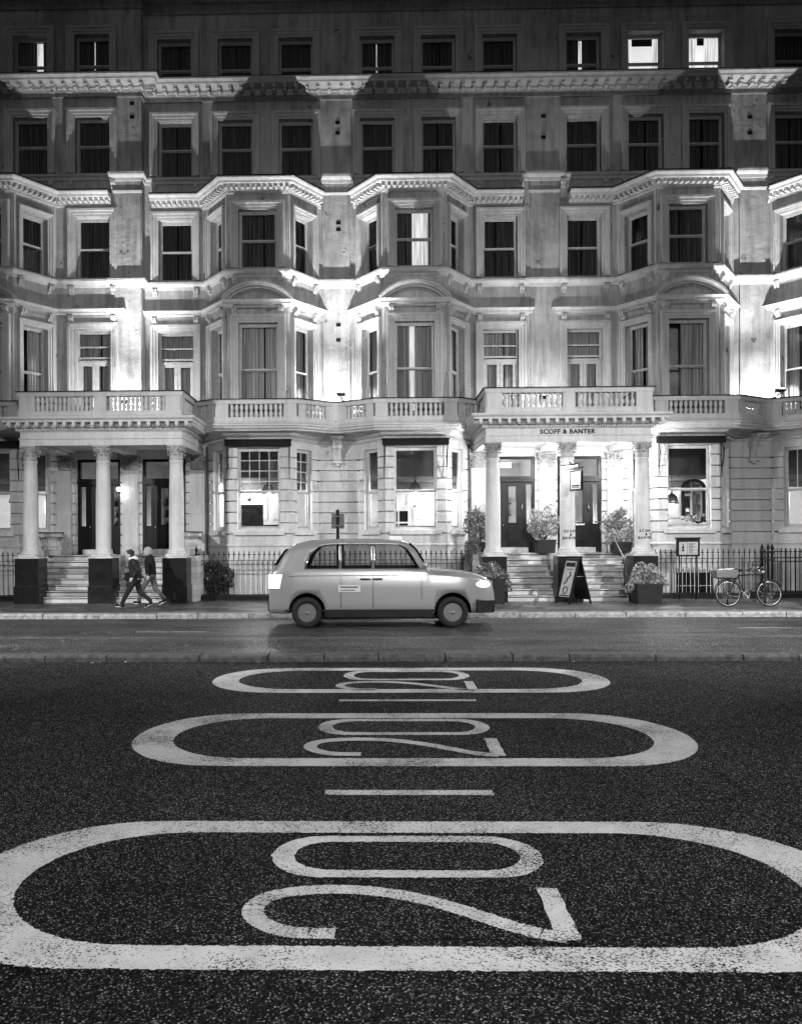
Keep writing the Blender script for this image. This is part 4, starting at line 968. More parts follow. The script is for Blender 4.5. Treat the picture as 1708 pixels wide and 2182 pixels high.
shrub('potted_shrub', (7.60, 22.85, .80), (.52, .34, .44), 4600, .05, 'pale shrub spilling over a black planter at the right of the restaurant steps', 'potted plant', 'leaf2', PG, (.12, .66, .32, 'pot'), .35, 22)
shrub('potted_shrub', (5.36, 25.35, 2.40), (.46, .36, .56), 5600, .036, 'dense round shrub in a box between the two restaurant doors', 'potted plant', 'leaf2', PG, (1.45, 1.86, .26, 'pot'), 0, 23)
shrub('potted_shrub', (3.28, 25.1, 2.2), (.42, .34, .66), 4600, .04, 'shrub with spiky leaves at the left side of the restaurant doors', 'potted plant', 'leaf', PG, (1.45, 1.8, .22, 'pot'), 0, 24, 60)
shrub('potted_shrub', (7.62, 25.2, 2.15), (.58, .36, .62), 6000, .038, 'broad shrub with spiky leaves behind the rightmost restaurant column', 'potted plant', 'leaf2', PG, (1.45, 1.78, .24, 'pot'), 0, 25, 130)
shrub('climbing_shrub', (3.0, 24.2, 1.35), (.24, .24, .85), 3200, .042, 'dark trailing shrub left of the leftmost restaurant column', 'shrub', 'leaf', seed=26)
shrub('area_shrub', (-4.75, 25.0, .75), (.62, .35, .5), 2600, .05, 'dark shrub behind the railings right of the unlit portico', 'shrub', 'darkleaf', seed=27)

# ---- railings
def bar_mesh(z0, z1, small=False):
    def f():
        mb = MB(); r = .011; mb.tube([(0, 0, z0), (0, 0, z1-.2)], r, 6)
        mb.lathe([(.011, z1-.2), (.022, z1-.185), (.011, z1-.17), (.011, z1-.14), (.026, z1-.11), (.013, z1-.085), (.012, z1-.07), (.019, z1-.045), (.001, z1)], seg=6)
        mb.box(-.038, .038, -.006, .006, z1-.125, z1-.10); mb.ball((-.04, 0, z1-.112), .013, 6, 4); mb.ball((.04, 0, z1-.112), .013, 6, 4)
        me = mesh_of(mb, M['iron']); me.name = 'bar'; return me
    return cached(('bar', z0, z1), f)
def fence(p0, p1, label, sp=.149, posts=(0, 1), name='iron_railing', cat='railing'):
    F, L = frame(p0, p1); t = thing(name, (p0[0], p0[1], .12), label, cat, 'black spearhead railings')
    mb = MB()
    for z in (1.29, 1.18): mb.box(0, L, -.02, .02, z-.008, z+.008, F)
    mb.box(0, L, -.03, .03, .26, .29, F); mb.build('rail', M['iron'], t)
    mb = MB(); mb.box(-.05, L+.05, -.10, .12, -1.3, .255, F); mb.build('coping', M['black'], t)
    n = min(99, int(L/sp)); me = bar_mesh(.26, 1.58)
    for i in range(n): inst(me, 'bar', t, F @ Matrix.Translation(((i+.5)*L/n, 0, 0)))
    for e in posts:
        mb = MB(); W = F @ Matrix.Translation((L*e, 0, 0)); pts = [(.035, .26), (.035, 1.2), (.05, 1.24), (.035, 1.3), (.035, 1.42), (.06, 1.46), (.06, 1.48), (.025, 1.51), (.045, 1.57), (.05, 1.61), (.02, 1.68), (.001, 1.73)]
        mb.lathe(pts, seg=12, M=W); mb.build('post', M['iron'], t)
fence((-5.10, 24.4), (3.25, 24.4), 'long black spearhead railing behind the taxi, between the two porticoes')
fence((8.0, 24.4), (11.65, 24.4), 'black spearhead railing behind the menu board and the bicycle')
fence((11.78, 24.42), (16.6, 24.42), 'black spearhead railing at the right edge beyond the bicycle', posts=(0,))
fence((11.9, 25.3), (14.9, 24.75), 'black iron gate leaf standing open behind the railing at the right edge', sp=.12, posts=(0,), name='iron_gate', cat='gate')
fence((-15, 24.4), (-10.2, 24.4), 'black spearhead railing at the left edge of the photo', posts=(1,))
# basement window with a white grille (in the fourth house)
t = thing('basement_window', (9.74, 25.08, -.6), 'low basement window with a white grille behind the railing under the menu board', 'window')
mb = MB(); mb.box(9.20, 10.29, 25.03, 25.09, -.7, .86); mb.build('recess', M['dark'], t)
mb = MB(); mb.box(9.10, 9.20, 24.98, 25.09, -.8, 1.0); mb.box(10.29, 10.39, 24.98, 25.09, -.8, 1.0); mb.box(9.20, 10.29, 24.98, 25.09, .86, 1.0); mb.build('window_frame', M['trim_low'], t)
mb = MB()
for i in range(9): x = 9.27+i*.119; mb.tube([(x, 24.99, -.7), (x, 24.99, .88)], .011, 6)
for z in (.46, -.1): mb.box(9.20, 10.29, 24.985, 25.0, z-.012, z+.012)
mb.build('grille', M['frame'], t)

for x, lb in ((3.17, 'thin dark downpipe between the bay over the taxi bonnet and the restaurant portico'), (-5.13, 'thin dark downpipe right of the unlit portico')):
    t = thing('downpipe', (x, 26.2, .3), lb, 'downpipe', 'downpipes beside the porticoes'); mb = MB(); mb.tube([(x, 26.22, -.5), (x, 26.22, 4.86)], .035, 8); mb.build('pipe', M['jeans'], t)
    mb = MB(); mb.tube([(x, 26.22, 3.1), (x, 26.22, 3.18)], .045, 8); mb.build('collar', M['jeans'], t)
# ---- menu board
t = thing('menu_board', (9.22, 24.1, .12), 'framed menu board on two posts in front of the railing', 'menu board')
mb = MB(); X0, X1, Z0, Z1, y = 8.89, 9.55, 1.36, 1.87, 24.1
mb.box(X0, X1, y-.02, y+.05, Z0, Z1); mb.box(X0-.03, X1+.03, y-.04, y+.06, Z1, Z1+.04)
for x in (X0+.08, X1-.1): mb.tube([(x, y+.02, .12), (x, y+.02, Z0)], .02, 8)
mb.build('board_frame', M['black'], t)
mb = MB(); mb.box(X0+.06, X1-.06, y-.024, y-.019, Z0+.05, Z1-.09); mb.build('menu_paper', M['frame'], t)
mb = MB()
for k in range(10): mb.box(9.23, 9.45-.05*(k % 3), y-.027, y-.0245, 1.73-.031*k, 1.742-.031*k)
mb.box(9.18, 9.19, y-.027, y-.0245, 1.43, 1.77); mb.ball((9.07, y-.025, 1.70), .02, 8, 6, (1, .1, 1)); mb.ball((9.07, y-.025, 1.62), .04, 8, 6, (.8, .08, 1.3)); mb.box(9.03, 9.11, y-.027, y-.0245, 1.51, 1.56); mb.build('print', M['ink'], t)

# ---- A-board on the pavement
t = thing('pavement_sign', (5.62, 22.75, .12), 'tall black A-shaped pavement sign before the middle plinth of the restaurant steps', 'A-board')
Wb = Matrix.Translation((5.58, 22.72, .12)) @ Matrix.Rotation(R(-66), 4, 'Z')
for s_, nm in ((-1, 'front_leaf'), (1, 'rear_leaf')):
    Q = Wb @ Matrix.Translation((0, s_*.36, 0)) @ Matrix.Rotation(s_*math.atan2(.34, 1.22), 4, 'X')
    mb = MB(); mb.box(-.31, -.26, -.018, .018, 0, 1.27, Q); mb.box(.26, .31, -.018, .018, 0, 1.27, Q); mb.box(-.26, .26, -.012, .012, .12, 1.25, Q); mb.box(-.26, .26, -.018, .018, 1.22, 1.27, Q)
    lf = mb.build(nm, M['black'], t)
    mb = MB(); mb.box(-.23, .23, s_*-.0-.0155 if s_ < 0 else .0125, -.0125 if s_ < 0 else .0155, .2, 1.2, Q); mb.build('poster', M['frame'] if s_ < 0 else M['black'], lf)
    if s_ < 0:
        mb = MB()
        for (a, b, c_, d_) in ((-.2, .2, 1.04, 1.16), (-.16, .16, .96, .98), (-.2, .2, .22, .25)): mb.box(a, b, -.018, -.0158, c_, d_, Q)
        pts = [(-.12, .55), (-.02, .63), (.0, .72), (.1, .8), (.05, .9)]; mb.tube([Q @ Vector((x, -.017, z)) for x, z in pts], .02, 5)
        mb.tube([Q @ Vector((.09*math.cos(a), -.017, .38+.1*math.sin(a))) for a in [i*PI/6 for i in range(13)]], .014, 5); mb.build('print', M['ink'], lf)
mb = MB(); mb.tube([Wb @ Vector((.28, -.16, .75)), Wb @ Vector((.28, .16, .75))], .008, 5); mb.build('stay', M['rim'], t)

# ---- handrail on the restaurant steps
t = thing('handrail', (7.3, 23.7, .12), 'slim dark metal handrail on black posts at the right of the restaurant steps', 'handrail')
mb = MB(); mb.tube([(7.0, 25.75, 2.40), (7.27, 25.5, 2.38), (7.25, 23.62, 1.30), (7.25, 23.55, 1.2), (7.25, 23.6, 1.1)], .022, 8); mb.build('rail', M['wheel'], t)
for p in ((7.27, 25.42, 1.45, 2.33), (7.25, 23.64, .29, 1.28)):
    mb = MB(); mb.tube([(p[0], p[1], p[2]), (p[0], p[1], p[3])], .016, 8); mb.lathe([(.04, 0), (.04, .01), (.016, .02)], (p[0], p[1], p[2]), 10); mb.build('post', M['iron'], t)

# ---- hanging sign with its lamp on the middle column
t = thing('hanging_sign', (5.72, 23.25, 3.3), 'small framed sign hanging from a bracket with a lamp, on the middle restaurant column', 'hanging sign')
Q = Matrix.Translation((5.76, 23.06, 0)) @ Matrix.Rotation(R(-58), 4, 'Z')
mb = MB(); mb.box(-.22, .22, -.03, .03, 3.22, 3.78, Q); mb.build('sign_board', M['black'], t)
mb = MB(); mb.box(-.18, .18, -.036, -.031, 3.27, 3.74, Q); mb.build('sign_face', M['paper'], t)
mb = MB(); mb.tube([Q @ Vector(p) for p in [(.0+.07*math.sin(a*1.7), -.037, 3.68-.05*a) for a in range(6)]], .008, 5); mb.box(-.14, .14, -.039, -.0365, 3.34, 3.38, Q); mb.box(-.14, .14, -.039, -.0365, 3.30, 3.32, Q); mb.build('print', M['ink'], t)
mb = MB(); mb.tube([(5.62, 23.34, 4.02), (5.66, 23.2, 3.98), (5.74, 23.06, 3.93)], .014, 6); mb.tube([Q @ Vector(p) for p in ((-.26, 0, 3.83), (.26, 0, 3.86))], .014, 6); mb.tube([(5.62, 23.34, 4.15), (5.6, 23.2, 4.05), (5.7, 23.06, 3.9)], .008, 6); mb.build('bracket', M['iron'], t)
lp = Q @ Vector((-.30, -.24, 3.92)); lp2 = Q @ Vector((.26, -.24, 3.92))
mb = MB(); mb.tube([Q @ Vector((-.3, 0, 3.86)), Q @ Vector((-.3, -.2, 3.93))], .01, 5); mb.tube([lp, lp2], .03, 8); l_ = mb.build('strip_lamp', M['iron'], t)
mb = MB(); mb.tube([lp - Vector((0, 0, .025)), lp2 - Vector((0, 0, .025))], .02, 8); mb.build('tube', M['bulb'], l_)
plight('strip_light', tuple((lp+lp2)/2 - Vector((0, 0, .07))), 14, .05, t)
text_obj('Restaurant', .10, (6.40, 26.36, 2.31), M['white'], thing('door_sign', (6.4, 26.36, 2.31), 'white Restaurant lettering on the right restaurant door', 'sign'), 'lettering', .003, align='LEFT')
mb = MB(); mb.box(4.40, 4.74, 27.6, 27.63, 4.26, 4.42); tag(mb.build('exit_sign', M['bulb']), 'small glowing exit sign seen through the fanlight of the left restaurant door', 'sign')

# ---- porch lamps
def porch_lamp(x, y, z, e, label, r=.07):
    t = thing('porch_lamp', (x, y, z), label, 'lamp', 'lamps under the porticoes')
    mb = MB(); mb.ball((x, y, z), r, 14, 10); mb.build('bulb', M['bulb'], t)
    mb = MB(); mb.lathe([(r*.6, r*.8), (r*.7, r*1.3), (r*.2, r*1.6), (.012, r*1.7), (.012, max(.05, 4.77-z))], (x, y, z), 12); mb.build('lamp_cap', M['iron'], t)
    plight('bulb_light', (x, y, z-.09), e, .05, t)
porch_lamp(-7.58-.31, 26.0, 3.52, 6, 'small glowing wall lamp left of the middle pilaster of the unlit portico')
for x_, l_ in ((3.64, 'leftmost'), (5.80, 'middle'), (7.93, 'rightmost')): porch_lamp(x_, 24.3, 4.32, 170, 'bright lamp under the restaurant porch ceiling, behind the %s column' % l_, .05)
for x, e, lb in ((-8.63, 12, 'hall lamp behind the left door of the unlit portico'), (-6.53, 10, 'hall lamp behind the right door of the unlit portico'), (4.57, 40, 'hall lamp behind the left restaurant door'), (6.67, 30, 'hall lamp behind the right restaurant door')):
    t = thing('hall_lamp', (x, 27.6, 1.46), lb, 'lamp', 'hall lamps behind the doors'); mb = MB(); mb.ball((x, 27.6, 2.0), .08, 10, 8); mb.build('bulb', M['bulb'], t)
    mb = MB(); mb.tube([(x, 27.6, 1.46), (x, 27.6, 1.94)], .012, 6); mb.build('stand', M['iron'], t); plight('bulb_light', (x, 27.6, 2.12), e, .08, t)

# ---- floodlights that wash the facade
flood(-14.0, 25.45, 5.6, 500, (-13.9, 26.2, 9), 'floodlight on the balcony floor at the left edge')
flood(-7.42, 25.2, 5.62, 560, (-7.45, 26.1, 9), 'floodlight near the wall behind the balustrade of the unlit portico')
flood(-.98, 25.62, 5.55, 520, (-.98, 26.5, 9), 'floodlight on the balcony floor between the two middle bays')
flood(5.15, 24.9, 5.62, 260, (5.3, 26.3, 8.6), 'floodlight near the wall behind the balustrade of the restaurant portico')
flood(12.1, 25.62, 5.55, 600, (12.1, 26.5, 9), 'floodlight on the balcony floor above the bicycle')
flood(-14.0, 24.6, 6.22, 2400, (-14.0, 25.2, 14), 'floodlight on an arm outside the balcony at the left edge', (84, 1), True)
flood(-7.15, 24.1, 6.0, 2300, (-7.2, 25.2, 14), 'floodlight close behind the front balustrade of the unlit portico', (84, 1))
flood(-.80, 24.55, 6.24, 2500, (-.9, 25.2, 14), 'floodlight on an arm outside the balcony between the two middle bays', (84, 1), True)
flood(5.05, 23.9, 6.0, 1000, (5.2, 25.2, 14), 'floodlight close behind the front balustrade of the restaurant portico', (84, 1))
flood(12.1, 24.55, 6.24, 2900, (12.1, 25.2, 14), 'floodlight on an arm outside the balcony above the bicycle', (84, 1), True)

# ---- street lamps, on the pavements outside the picture
def street_lamp(x, y, e, aim, label, z=7.2, cone=(94, 1.0)):
    t = thing('street_lamp', (x, y, 0), label, 'street lamp', 'street lamps lighting the road')
    d = (Vector((aim[0], aim[1], 0)) - Vector((x, y, 0))).normalized(); mb = MB()
    mb.lathe([(.12, 0), (.12, .9), (.07, 1.0), (.055, z-.3)], (x, y, 0), 14); mb.tube([(x, y, z-.4), Vector((x, y, z-.05)), Vector((x, y, z+.08)) + d*.5], .04, 8); mb.build('pole', M['iron'], t)
    h = Vector((x, y, z+.06)) + d*.75; Q = Matrix.Translation(h) @ d.to_track_quat('Y', 'Z').to_matrix().to_4x4()
    mb = MB(); mb.box(-.15, .15, -.3, .3, 0, .1, Q); mb.build('lamp_head', M['iron'], t); mb = MB(); mb.box(-.11, .11, -.24, .24, -.012, -.002, Q); mb.build('lens', M['lens'], t)
    plight('lamp_light', tuple(h - Vector((0, 0, .06))), e, .12, t, cone, aim)
street_lamp(-12.5, 11.0, 8500, (-4, 19, 0), 'street lamp beyond the left edge of the photo')
street_lamp(14.5, 11.0, 11000, (5, 19, 0), 'street lamp beyond the right edge of the photo')
street_lamp(3.0, -8.5, 15000, (1.5, 13.5, 0), 'street lamp on the near pavement behind the camera', 9.0)

# ---- small pole with a sign box
t = thing('sign_pole', (-.77, 20.65, .12), 'short black pole with a grey sign box on the far pavement behind the taxi', 'sign pole')
mb = MB(); mb.tube([(-.77, 20.65, .12), (-.77, 20.65, 2.62)], .042, 12); mb.lathe([(.05, 0), (.05, .03), (.001, .05)], (-.77, 20.65, 2.61), 12); mb.build('pole', M['iron'], t)
mb = MB(); mb.box(-.19, .13, 0, .05, 2.18, 2.56, Matrix.Translation((-.74, 20.72, 0)) @ Matrix.Rotation(.15, 4, 'Z')); mb.box(-.86, -.68, 20.60, 20.72, 2.24, 2.27); mb.box(-.86, -.68, 20.60, 20.72, 2.47, 2.50); mb.build('sign_box', plain('sign_back', .10, .5, var=.3), t)
mb = MB(); mb.box(-.60, -.575, 20.68, 20.70, 2.21, 2.30); mb.box(-.92, -.90, 20.68, 20.70, 2.47, 2.5); mb.build('clamp', M['rim'], t)

# ================================================================== TAXI
def bool_cut(o, cutters):
    for c in cutters:
        m = o.modifiers.new('cut', 'BOOLEAN'); m.operation = 'DIFFERENCE'; m.object = c; m.solver = 'EXACT'; m.material_mode = 'TRANSFER'
    dg = bpy.context.evaluated_depsgraph_get(); dg.update(); me = bpy.data.meshes.new_from_object(o.evaluated_get(dg)); o.modifiers.clear(); o.data = me
    for c in cutters: bpy.data.objects.remove(c)
TX, TY = 0.0, 18.72
def taxi():
    root = thing('taxi', (0, TY, 0), 'pale grey old style taxi driving to the right on the far carriageway', 'taxi')
    W0 = Matrix.Translation((TX, TY, 0))
    top = [(-2.17, .95), (-2.15, 1.15), (-2.05, 1.32), (-1.93, 1.52), (-1.80, 1.70), (-1.6, 1.83), (-1.3, 1.895), (-.9, 1.92), (-.2, 1.93), (.4, 1.915), (.75, 1.88), (.93, 1.80), (1.04, 1.68), (1.16, 1.48), (1.29, 1.27), (1.45, 1.245), (1.8, 1.22), (2.2, 1.18), (2.45, 1.12), (2.6, 1.03), (2.69, .90), (2.72, .7)]
    tp = smooth(top, 3); mb = MB(); rows = []
    def hw(x):
        w_ = .885
        if x > 1.9: w_ -= .17*((x-1.9)/.82)**2.2
        if x < -1.6: w_ -= .10*((-1.6-x)/.57)**2
        return w_
    zb = .30
    for x, T in tp:
        w_ = hw(x); half = []
        k = max(0, min(1, (T-1.25)/.5)); belt = min(1.24, T-.07)
        half = [(0, zb), (w_*.8, zb), (w_*.97, zb+.03), (w_, zb+.14), (w_*1.005, .55 if T > .8 else (zb+T)/2), (w_, min(.85, belt-.15)), (w_*.985, (belt-.06))]
        half += [(w_*(.965-.0*k), belt), (w_*(.90-.02*k), belt+(T-belt)*.35), (w_*(.84-.03*k), belt+(T-belt)*.72), (w_*(.74), belt+(T-belt)*.90), (w_*.5, belt+(T-belt)*.975), (w_*.25, T-.003*k), (0, T)]
        ring = [Vector((x, -y, z)) for y, z in half] + [Vector((x, y, z)) for y, z in reversed(half[1:-1])]
        rows.append(ring)
    mb.grid(rows, True); mb.face(rows[0]); mb.face(rows[-1])
    body = mb.build('body', [M['taxi'], M['dark']], root, W0)
    cut = []
    def prism_y(poly, y0, y1):
        m2 = MB(); n = len(poly); A = [(x, y0, z) for x, z in poly]; B = [(x, y1, z) for x, z in poly]; m2.face(A); m2.face(B[::-1])
        for i in range(n): j = (i+1) % n; m2.face([A[i], A[j], B[j], B[i]])
        o = m2.build('cutter', M['dark'], None, W0); return o
    for wx in (-1.34, 1.80):
        poly = [(wx+.40*math.cos(a), .36+.40*math.sin(a)) for a in [2*PI*i/28 for i in range(28)]]
        cut.append(prism_y(poly, -1.2, -.55)); cut.append(prism_y(poly, .55, 1.2))
    WN = [[(-1.36, 1.30), (-1.27, 1.56), (-1.10, 1.73), (-.95, 1.78), (-.66, 1.80), (-.66, 1.30)], [(-.58, 1.30), (-.58, 1.80), (.04, 1.80), (.04, 1.30)], [(.14, 1.30), (.14, 1.80), (.68, 1.785), (.84, 1.68), (1.08, 1.30)]]
    for p in WN: cut.append(prism_y(p, -1.2, 1.2))
    bool_cut(body, cut)
    # glass
    for p in WN:
        for sgn in (-1, 1):
            mb = MB(); mb.face([(x, sgn*(.845 - (z-1.24)*.24), z) for x, z in p]); mb.build('side_window', M['taxiglass'], root, W0)
            mb = MB(); mb.sweep(p, [(0, 0), (-.014, 0), (-.014, .012), (0, .012)], lambda x, z, n: Vector((x, sgn*(.852 - (z-1.24)*.24 + n), z)), closed_path=True); mb.build('window_seal', M['rubber'], root, W0)
    # windscreen and rear screen
    for pts, nm in (([(.90, 1.83), (1.045, 1.69), (1.165, 1.49), (1.27, 1.31)], 'windscreen'), ([(-2.055, 1.34), (-1.94, 1.53), (-1.81, 1.71)], 'rear_screen')):
        mb = MB(); sg = 1 if nm == 'windscreen' else -1
        mb.grid([[Vector((x+sg*.014, y*(.76-(z-1.3)*.25), z)) for y in (-1, -.5, 0, .5, 1)] for x, z in pts]); mb.build(nm, M['rubber'], root, W0)
    # trim, lights, handles
    mb = MB(); mb.box(-.92, 1.37, -.905, .905, .24, .36); mb.box(-1.0, 1.42, -.895, .895, .36, .40); mb.build('sill', M['black'], root, W0)
    mb = MB(); mb.sweep([(-1.75, .70), (-2.2, .60), (-2.2, -.60), (-1.75, -.70)][::-1], [(0, .36), (.06, .38), (.06, .54), (0, .58)], lambda x, y, h: Vector((x, y*1.25, h))); mb.build('rear_bumper', M['black'], root, W0)
    mb = MB(); mb.sweep([(2.30, -.70), (2.66, -.55), (2.74, 0), (2.66, .55), (2.30, .70)][::-1], [(.01, .32), (-.07, .34), (-.075, .58), (.01, .62)], lambda x, y, h: Vector((x, y*1.2, h))); mb.build('front_bumper', M['black'], root, W0)
    for sgn in (-1, 1):
        mb = MB(); mb.box(-2.16, -1.86, sgn*.82 - (.03 if sgn < 0 else -.0), sgn*.82+(.0 if sgn < 0 else .03), .86, 1.16, W0) ; mb.box(-2.185, -2.10, sgn*.70-.09, sgn*.70+.09, .86, 1.16, W0); mb.build('tail_light', plain('tail_lens', .8, .2, emit=.8), root)
        mb = MB(); mb.ball((2.40, sgn*.74, .93), .15, 16, 10, (1.5, .75, .62)); mb.build('headlight', plain('head_lens', .9, .15, emit=1.6), root, W0)
        mb = MB(); mb.box(-1.75, 1.15, sgn*.893-.006, sgn*.893+.006, 1.135, 1.150); mb.build('waist_strip', M['rim'], root, W0)
        for x in (-.08, .18): mb = MB(); mb.box(x-.11, x+.11, sgn*.905-.012, sgn*.905+.012, 1.045, 1.075); mb.build('door_handle', M['black'], root, W0)
        mb = MB(); mb.box(-.61, -.605, sgn*.893-.004, sgn*.893+.004, .42, 1.2); mb.box(.085, .09, sgn*.893-.004, sgn*.893+.004, .42, 1.2); mb.box(1.13, 1.135, sgn*.893-.004, sgn*.893+.004, .62, 1.2); mb.build('door_gap', M['dark'], root, W0)
        mb = MB(); mb.ball((1.20, sgn*1.0, 1.36), .1, 10, 8, (.6, 1, .8)); mb.tube([(1.15, sgn*.85, 1.28), (1.2, sgn*.95, 1.32)], .02, 6); mb.build('mirror', M['taxi'], root, W0)
    mb = MB(); mb.box(-.66, -.18, -.899, -.889, .78, .93); mb.build('door_panel', plain('door_panel', .42, .5), root, W0)
    mb = MB(); mb.box(-.62, -.24, -.902, -.8995, .87, .90); mb.box(-.62, -.30, -.902, -.8995, .81, .83); mb.build('print', M['jeans'], root, W0)
    mb = MB(); mb.prism([(.45, -.32), (.75, -.30), (.75, .30), (.45, .32)], 1.88, 1.99); mb.build('roof_light', M['paper'], root, W0, bevel=.03)
    mb = MB(); mb.box(2.70, 2.73, -.30, .30, .66, .98); mb.build('grille', M['rim'], root, W0, bevel=.01)
    for sgn in (-1, 1):
        for wx in (-1.34, 1.80):
            Q = W0 @ Matrix.Translation((wx, sgn*.77, .335)) @ Matrix.Rotation(PI/2, 4, 'X')
            mb = MB(); mb.lathe([(.20, -.10), (.31, -.10), (.333, -.07), (.335, 0), (.333, .07), (.31, .10), (.20, .10), (.20, -.10)], seg=36, M=Q, cap=False); wl = mb.build('tyre', M['rubber'], root)
            mb = MB(); z = .07*(-sgn)*-1
            zz = .085 if sgn < 0 else -.085
            mb.lathe([(.215, zz), (.205, zz*.9), (.195, -zz*.1), (.05, -zz*.1), (.045, zz*1.15), (.001, zz*1.2)], seg=36, M=Q)
            for k in range(8):
                a = 2*PI*k/8; Q2 = Q @ Matrix.Rotation(a, 4, 'Z'); mb.box(.04, .215, -.02, .02, min(zz*.3, zz*1.1), max(zz*.3, zz*1.1), Q2)
            mb.build('rim', M['wheel'], wl)
    return root
taxi()

# ================================================================== BICYCLE
def bicycle():
    root = thing('bicycle', (9.8, 21.55, .12), 'old upright bicycle with a wicker basket behind the saddle, leaning by the right railing', 'bicycle')
    W = Matrix.Translation((9.80, 21.55, .12)) @ Matrix.Rotation(.03, 4, 'Z') @ Matrix.Rotation(R(-5), 4, 'X'); r = .335
    for x, nm in ((-.535, 'rear_wheel'), (.535, 'front_wheel')):
        mb = MB(); c = Vector((x, 0, r)); ring = [c + Vector((math.cos(a), 0, math.sin(a)))*(r-.016) for a in [2*PI*i/48 for i in range(49)]]
        mb.tube(ring, .017, 8, cap=False); wl = mb.build(nm, M['rubber'], root, W)
        mb = MB(); mb.tube([c + (p-c)*.945 for p in ring], .011, 6, cap=False); mb.build('rim', M['rim'], wl, W)
        mb = MB()
        for k in range(28):
            a = 2*PI*k/28; b = a + (.5 if k % 2 else -.5); mb.tube([c + Vector((.02*math.cos(b), .03*(-1)**(k//2), .02*math.sin(b))), c + Vector((math.cos(a), 0, math.sin(a)))*(r-.03)], .0022, 4)
        mb.tube([c + Vector((0, -.05, 0)), c + Vector((0, .05, 0))], .02, 8); mb.build('spokes', M['rim'], wl, W)
        mb = MB(); mb.tube([c + Vector((math.cos(a), 0, math.sin(a)))*(r+.03) for a in ([R(v) for v in range(20, 200, 10)] if x < 0 else [R(v) for v in range(30, 190, 10)])], .014, 6); mb.build('mudguard', M['iron'], root, W)
    bb = Vector((-.08, 0, .29)); st = Vector((-.26, 0, .80)); ht = Vector((.33, 0, .83)); hb = Vector((.37, 0, .66)); rw = Vector((-.535, 0, r)); fw = Vector((.535, 0, r))
    mb = MB()
    for a, b, q in ((bb, st, .016), (st, ht, .015), (bb, hb, .018), (ht, hb, .019), (bb, rw, .011), (st, rw, .010)):
        if b is rw:
            for y in (-.05, .05): mb.tube([a + Vector((0, y*.4, 0)), b + Vector((0, y, 0))], q, 6)
        else: mb.tube([a, b], q, 8)
    mb.tube([bb-Vector((0, .04, 0)), bb+Vector((0, .04, 0))], .026, 10); mb.build('frame', M['iron'], root, W)
    mb = MB()
    for y in (-.05, .05): mb.tube([hb + Vector((0, y*.5, 0)), hb + Vector((.05, y, -.15)), fw + Vector((0, y, 0))], .011, 6)
    mb.build('fork', M['iron'], root, W)
    mb = MB(); mb.tube([ht, ht + Vector((-.03, 0, .14))], .012, 8); h0 = ht + Vector((-.03, 0, .14)); mb.tube([h0 + Vector(p) for p in ((-.16, -.26, -.01), (-.08, -.25, .02), (.05, -.18, .05), (.02, 0, 0), (.05, .18, .05), (-.08, .25, .02), (-.16, .26, -.01))], .012, 8)
    hbm = mb.build('handlebar', M['rim'], root, W)
    mb = MB()
    for y in (-.26, .26): mb.tube([h0 + Vector((-.18, y, -.01)), h0 + Vector((-.07, y*.96, .02))], .018, 8)
    mb.build('grip', M['rubber'], hbm, W); mb = MB(); mb.ball(h0 + Vector((.10, 0, -.08)), .05, 10, 8); mb.build('lamp', M['rim'], root, W)
    mb = MB(); mb.tube([st, st + Vector((-.03, 0, .1))], .013, 8); mb.ball(st + Vector((-.08, 0, .135)), .1, 14, 8, (1.1, .9, .36)); mb.tube([st + Vector((-.05, 0, .13)), st + Vector((.13, 0, .145))], .03, 8, rs=[.06, .022]); mb.build('saddle', M['rubber'], root, W)
    mb = MB(); ring = [bb + Vector((.09*math.cos(a), -.045, .09*math.sin(a))) for a in [2*PI*i/24 for i in range(25)]]; mb.tube(ring, .007, 5, cap=False)
    for k in range(5): a = 2*PI*k/5; mb.tube([bb + Vector((0, -.045, 0)), bb + Vector((.088*math.cos(a), -.045, .088*math.sin(a)))], .007, 5)
    mb.tube([bb + Vector((0, -.06, 0)), bb + Vector((.07, -.07, -.15))], .009, 6); mb.tube([bb + Vector((0, .06, 0)), bb + Vector((-.07, .07, .15))], .009, 6); ch = mb.build('chainring', M['rim'], root, W)
    mb = MB(); mb.box(.03, .12, -.16, -.08, .13, .155, W); mb.box(-.19, -.10, .08, .16, .43, .455, W); mb.build('pedal', M['rubber'], ch)
    mb = MB(); mb.tube([bb + Vector((0, -.045, .085)), rw + Vector((0, -.045, .04))], .005, 4); mb.tube([bb + Vector((0, -.045, -.085)), rw + Vector((0, -.045, -.04))], .005, 4); mb.build('chain', M['rim'], root, W)
    mb = MB()
    for y in (-.07, .07):
        mb.tube([(-.27, y, .73), (-.80, y, .73)], .007, 5); mb.tube([(-.535, y, r), (-.75, y, .73)], .006, 5); mb.tube([(-.535, y, r), (-.5, y, .73)], .006, 5)
    mb.build('luggage_rack', M['iron'], root, W)
    mb = MB()
    for k in range(9):
        z = .745+k*.022; o = .012*(k % 2) + k*.004; mb.sweep([(-.85-o, -.15-o), (-.38+o, -.15-o), (-.38+o, .15+o), (-.85-o, .15+o)], [(0, z), (.014, z+.006), (.014, z+.016), (0, z+.021)], plan, closed_path=True)
    mb.box(-.84, -.39, -.14, .14, .745, .755); bk = mb.build('basket', M['wicker'], root, W)
    mb = MB(); rnd = random.Random(4)
    for k in range(12):
        p = Vector((rnd.uniform(-.78, -.42), rnd.uniform(-.1, .1), rnd.uniform(.86, .96))); q = p + Vector((rnd.uniform(.05, .16), rnd.uniform(-.03, .03), rnd.uniform(.0, .07))); n_ = Vector((0, .12, .03)); mb.face([p, q, q+n_, p+n_])
    mb.build('papers', M['paper'], bk, W)
bicycle()
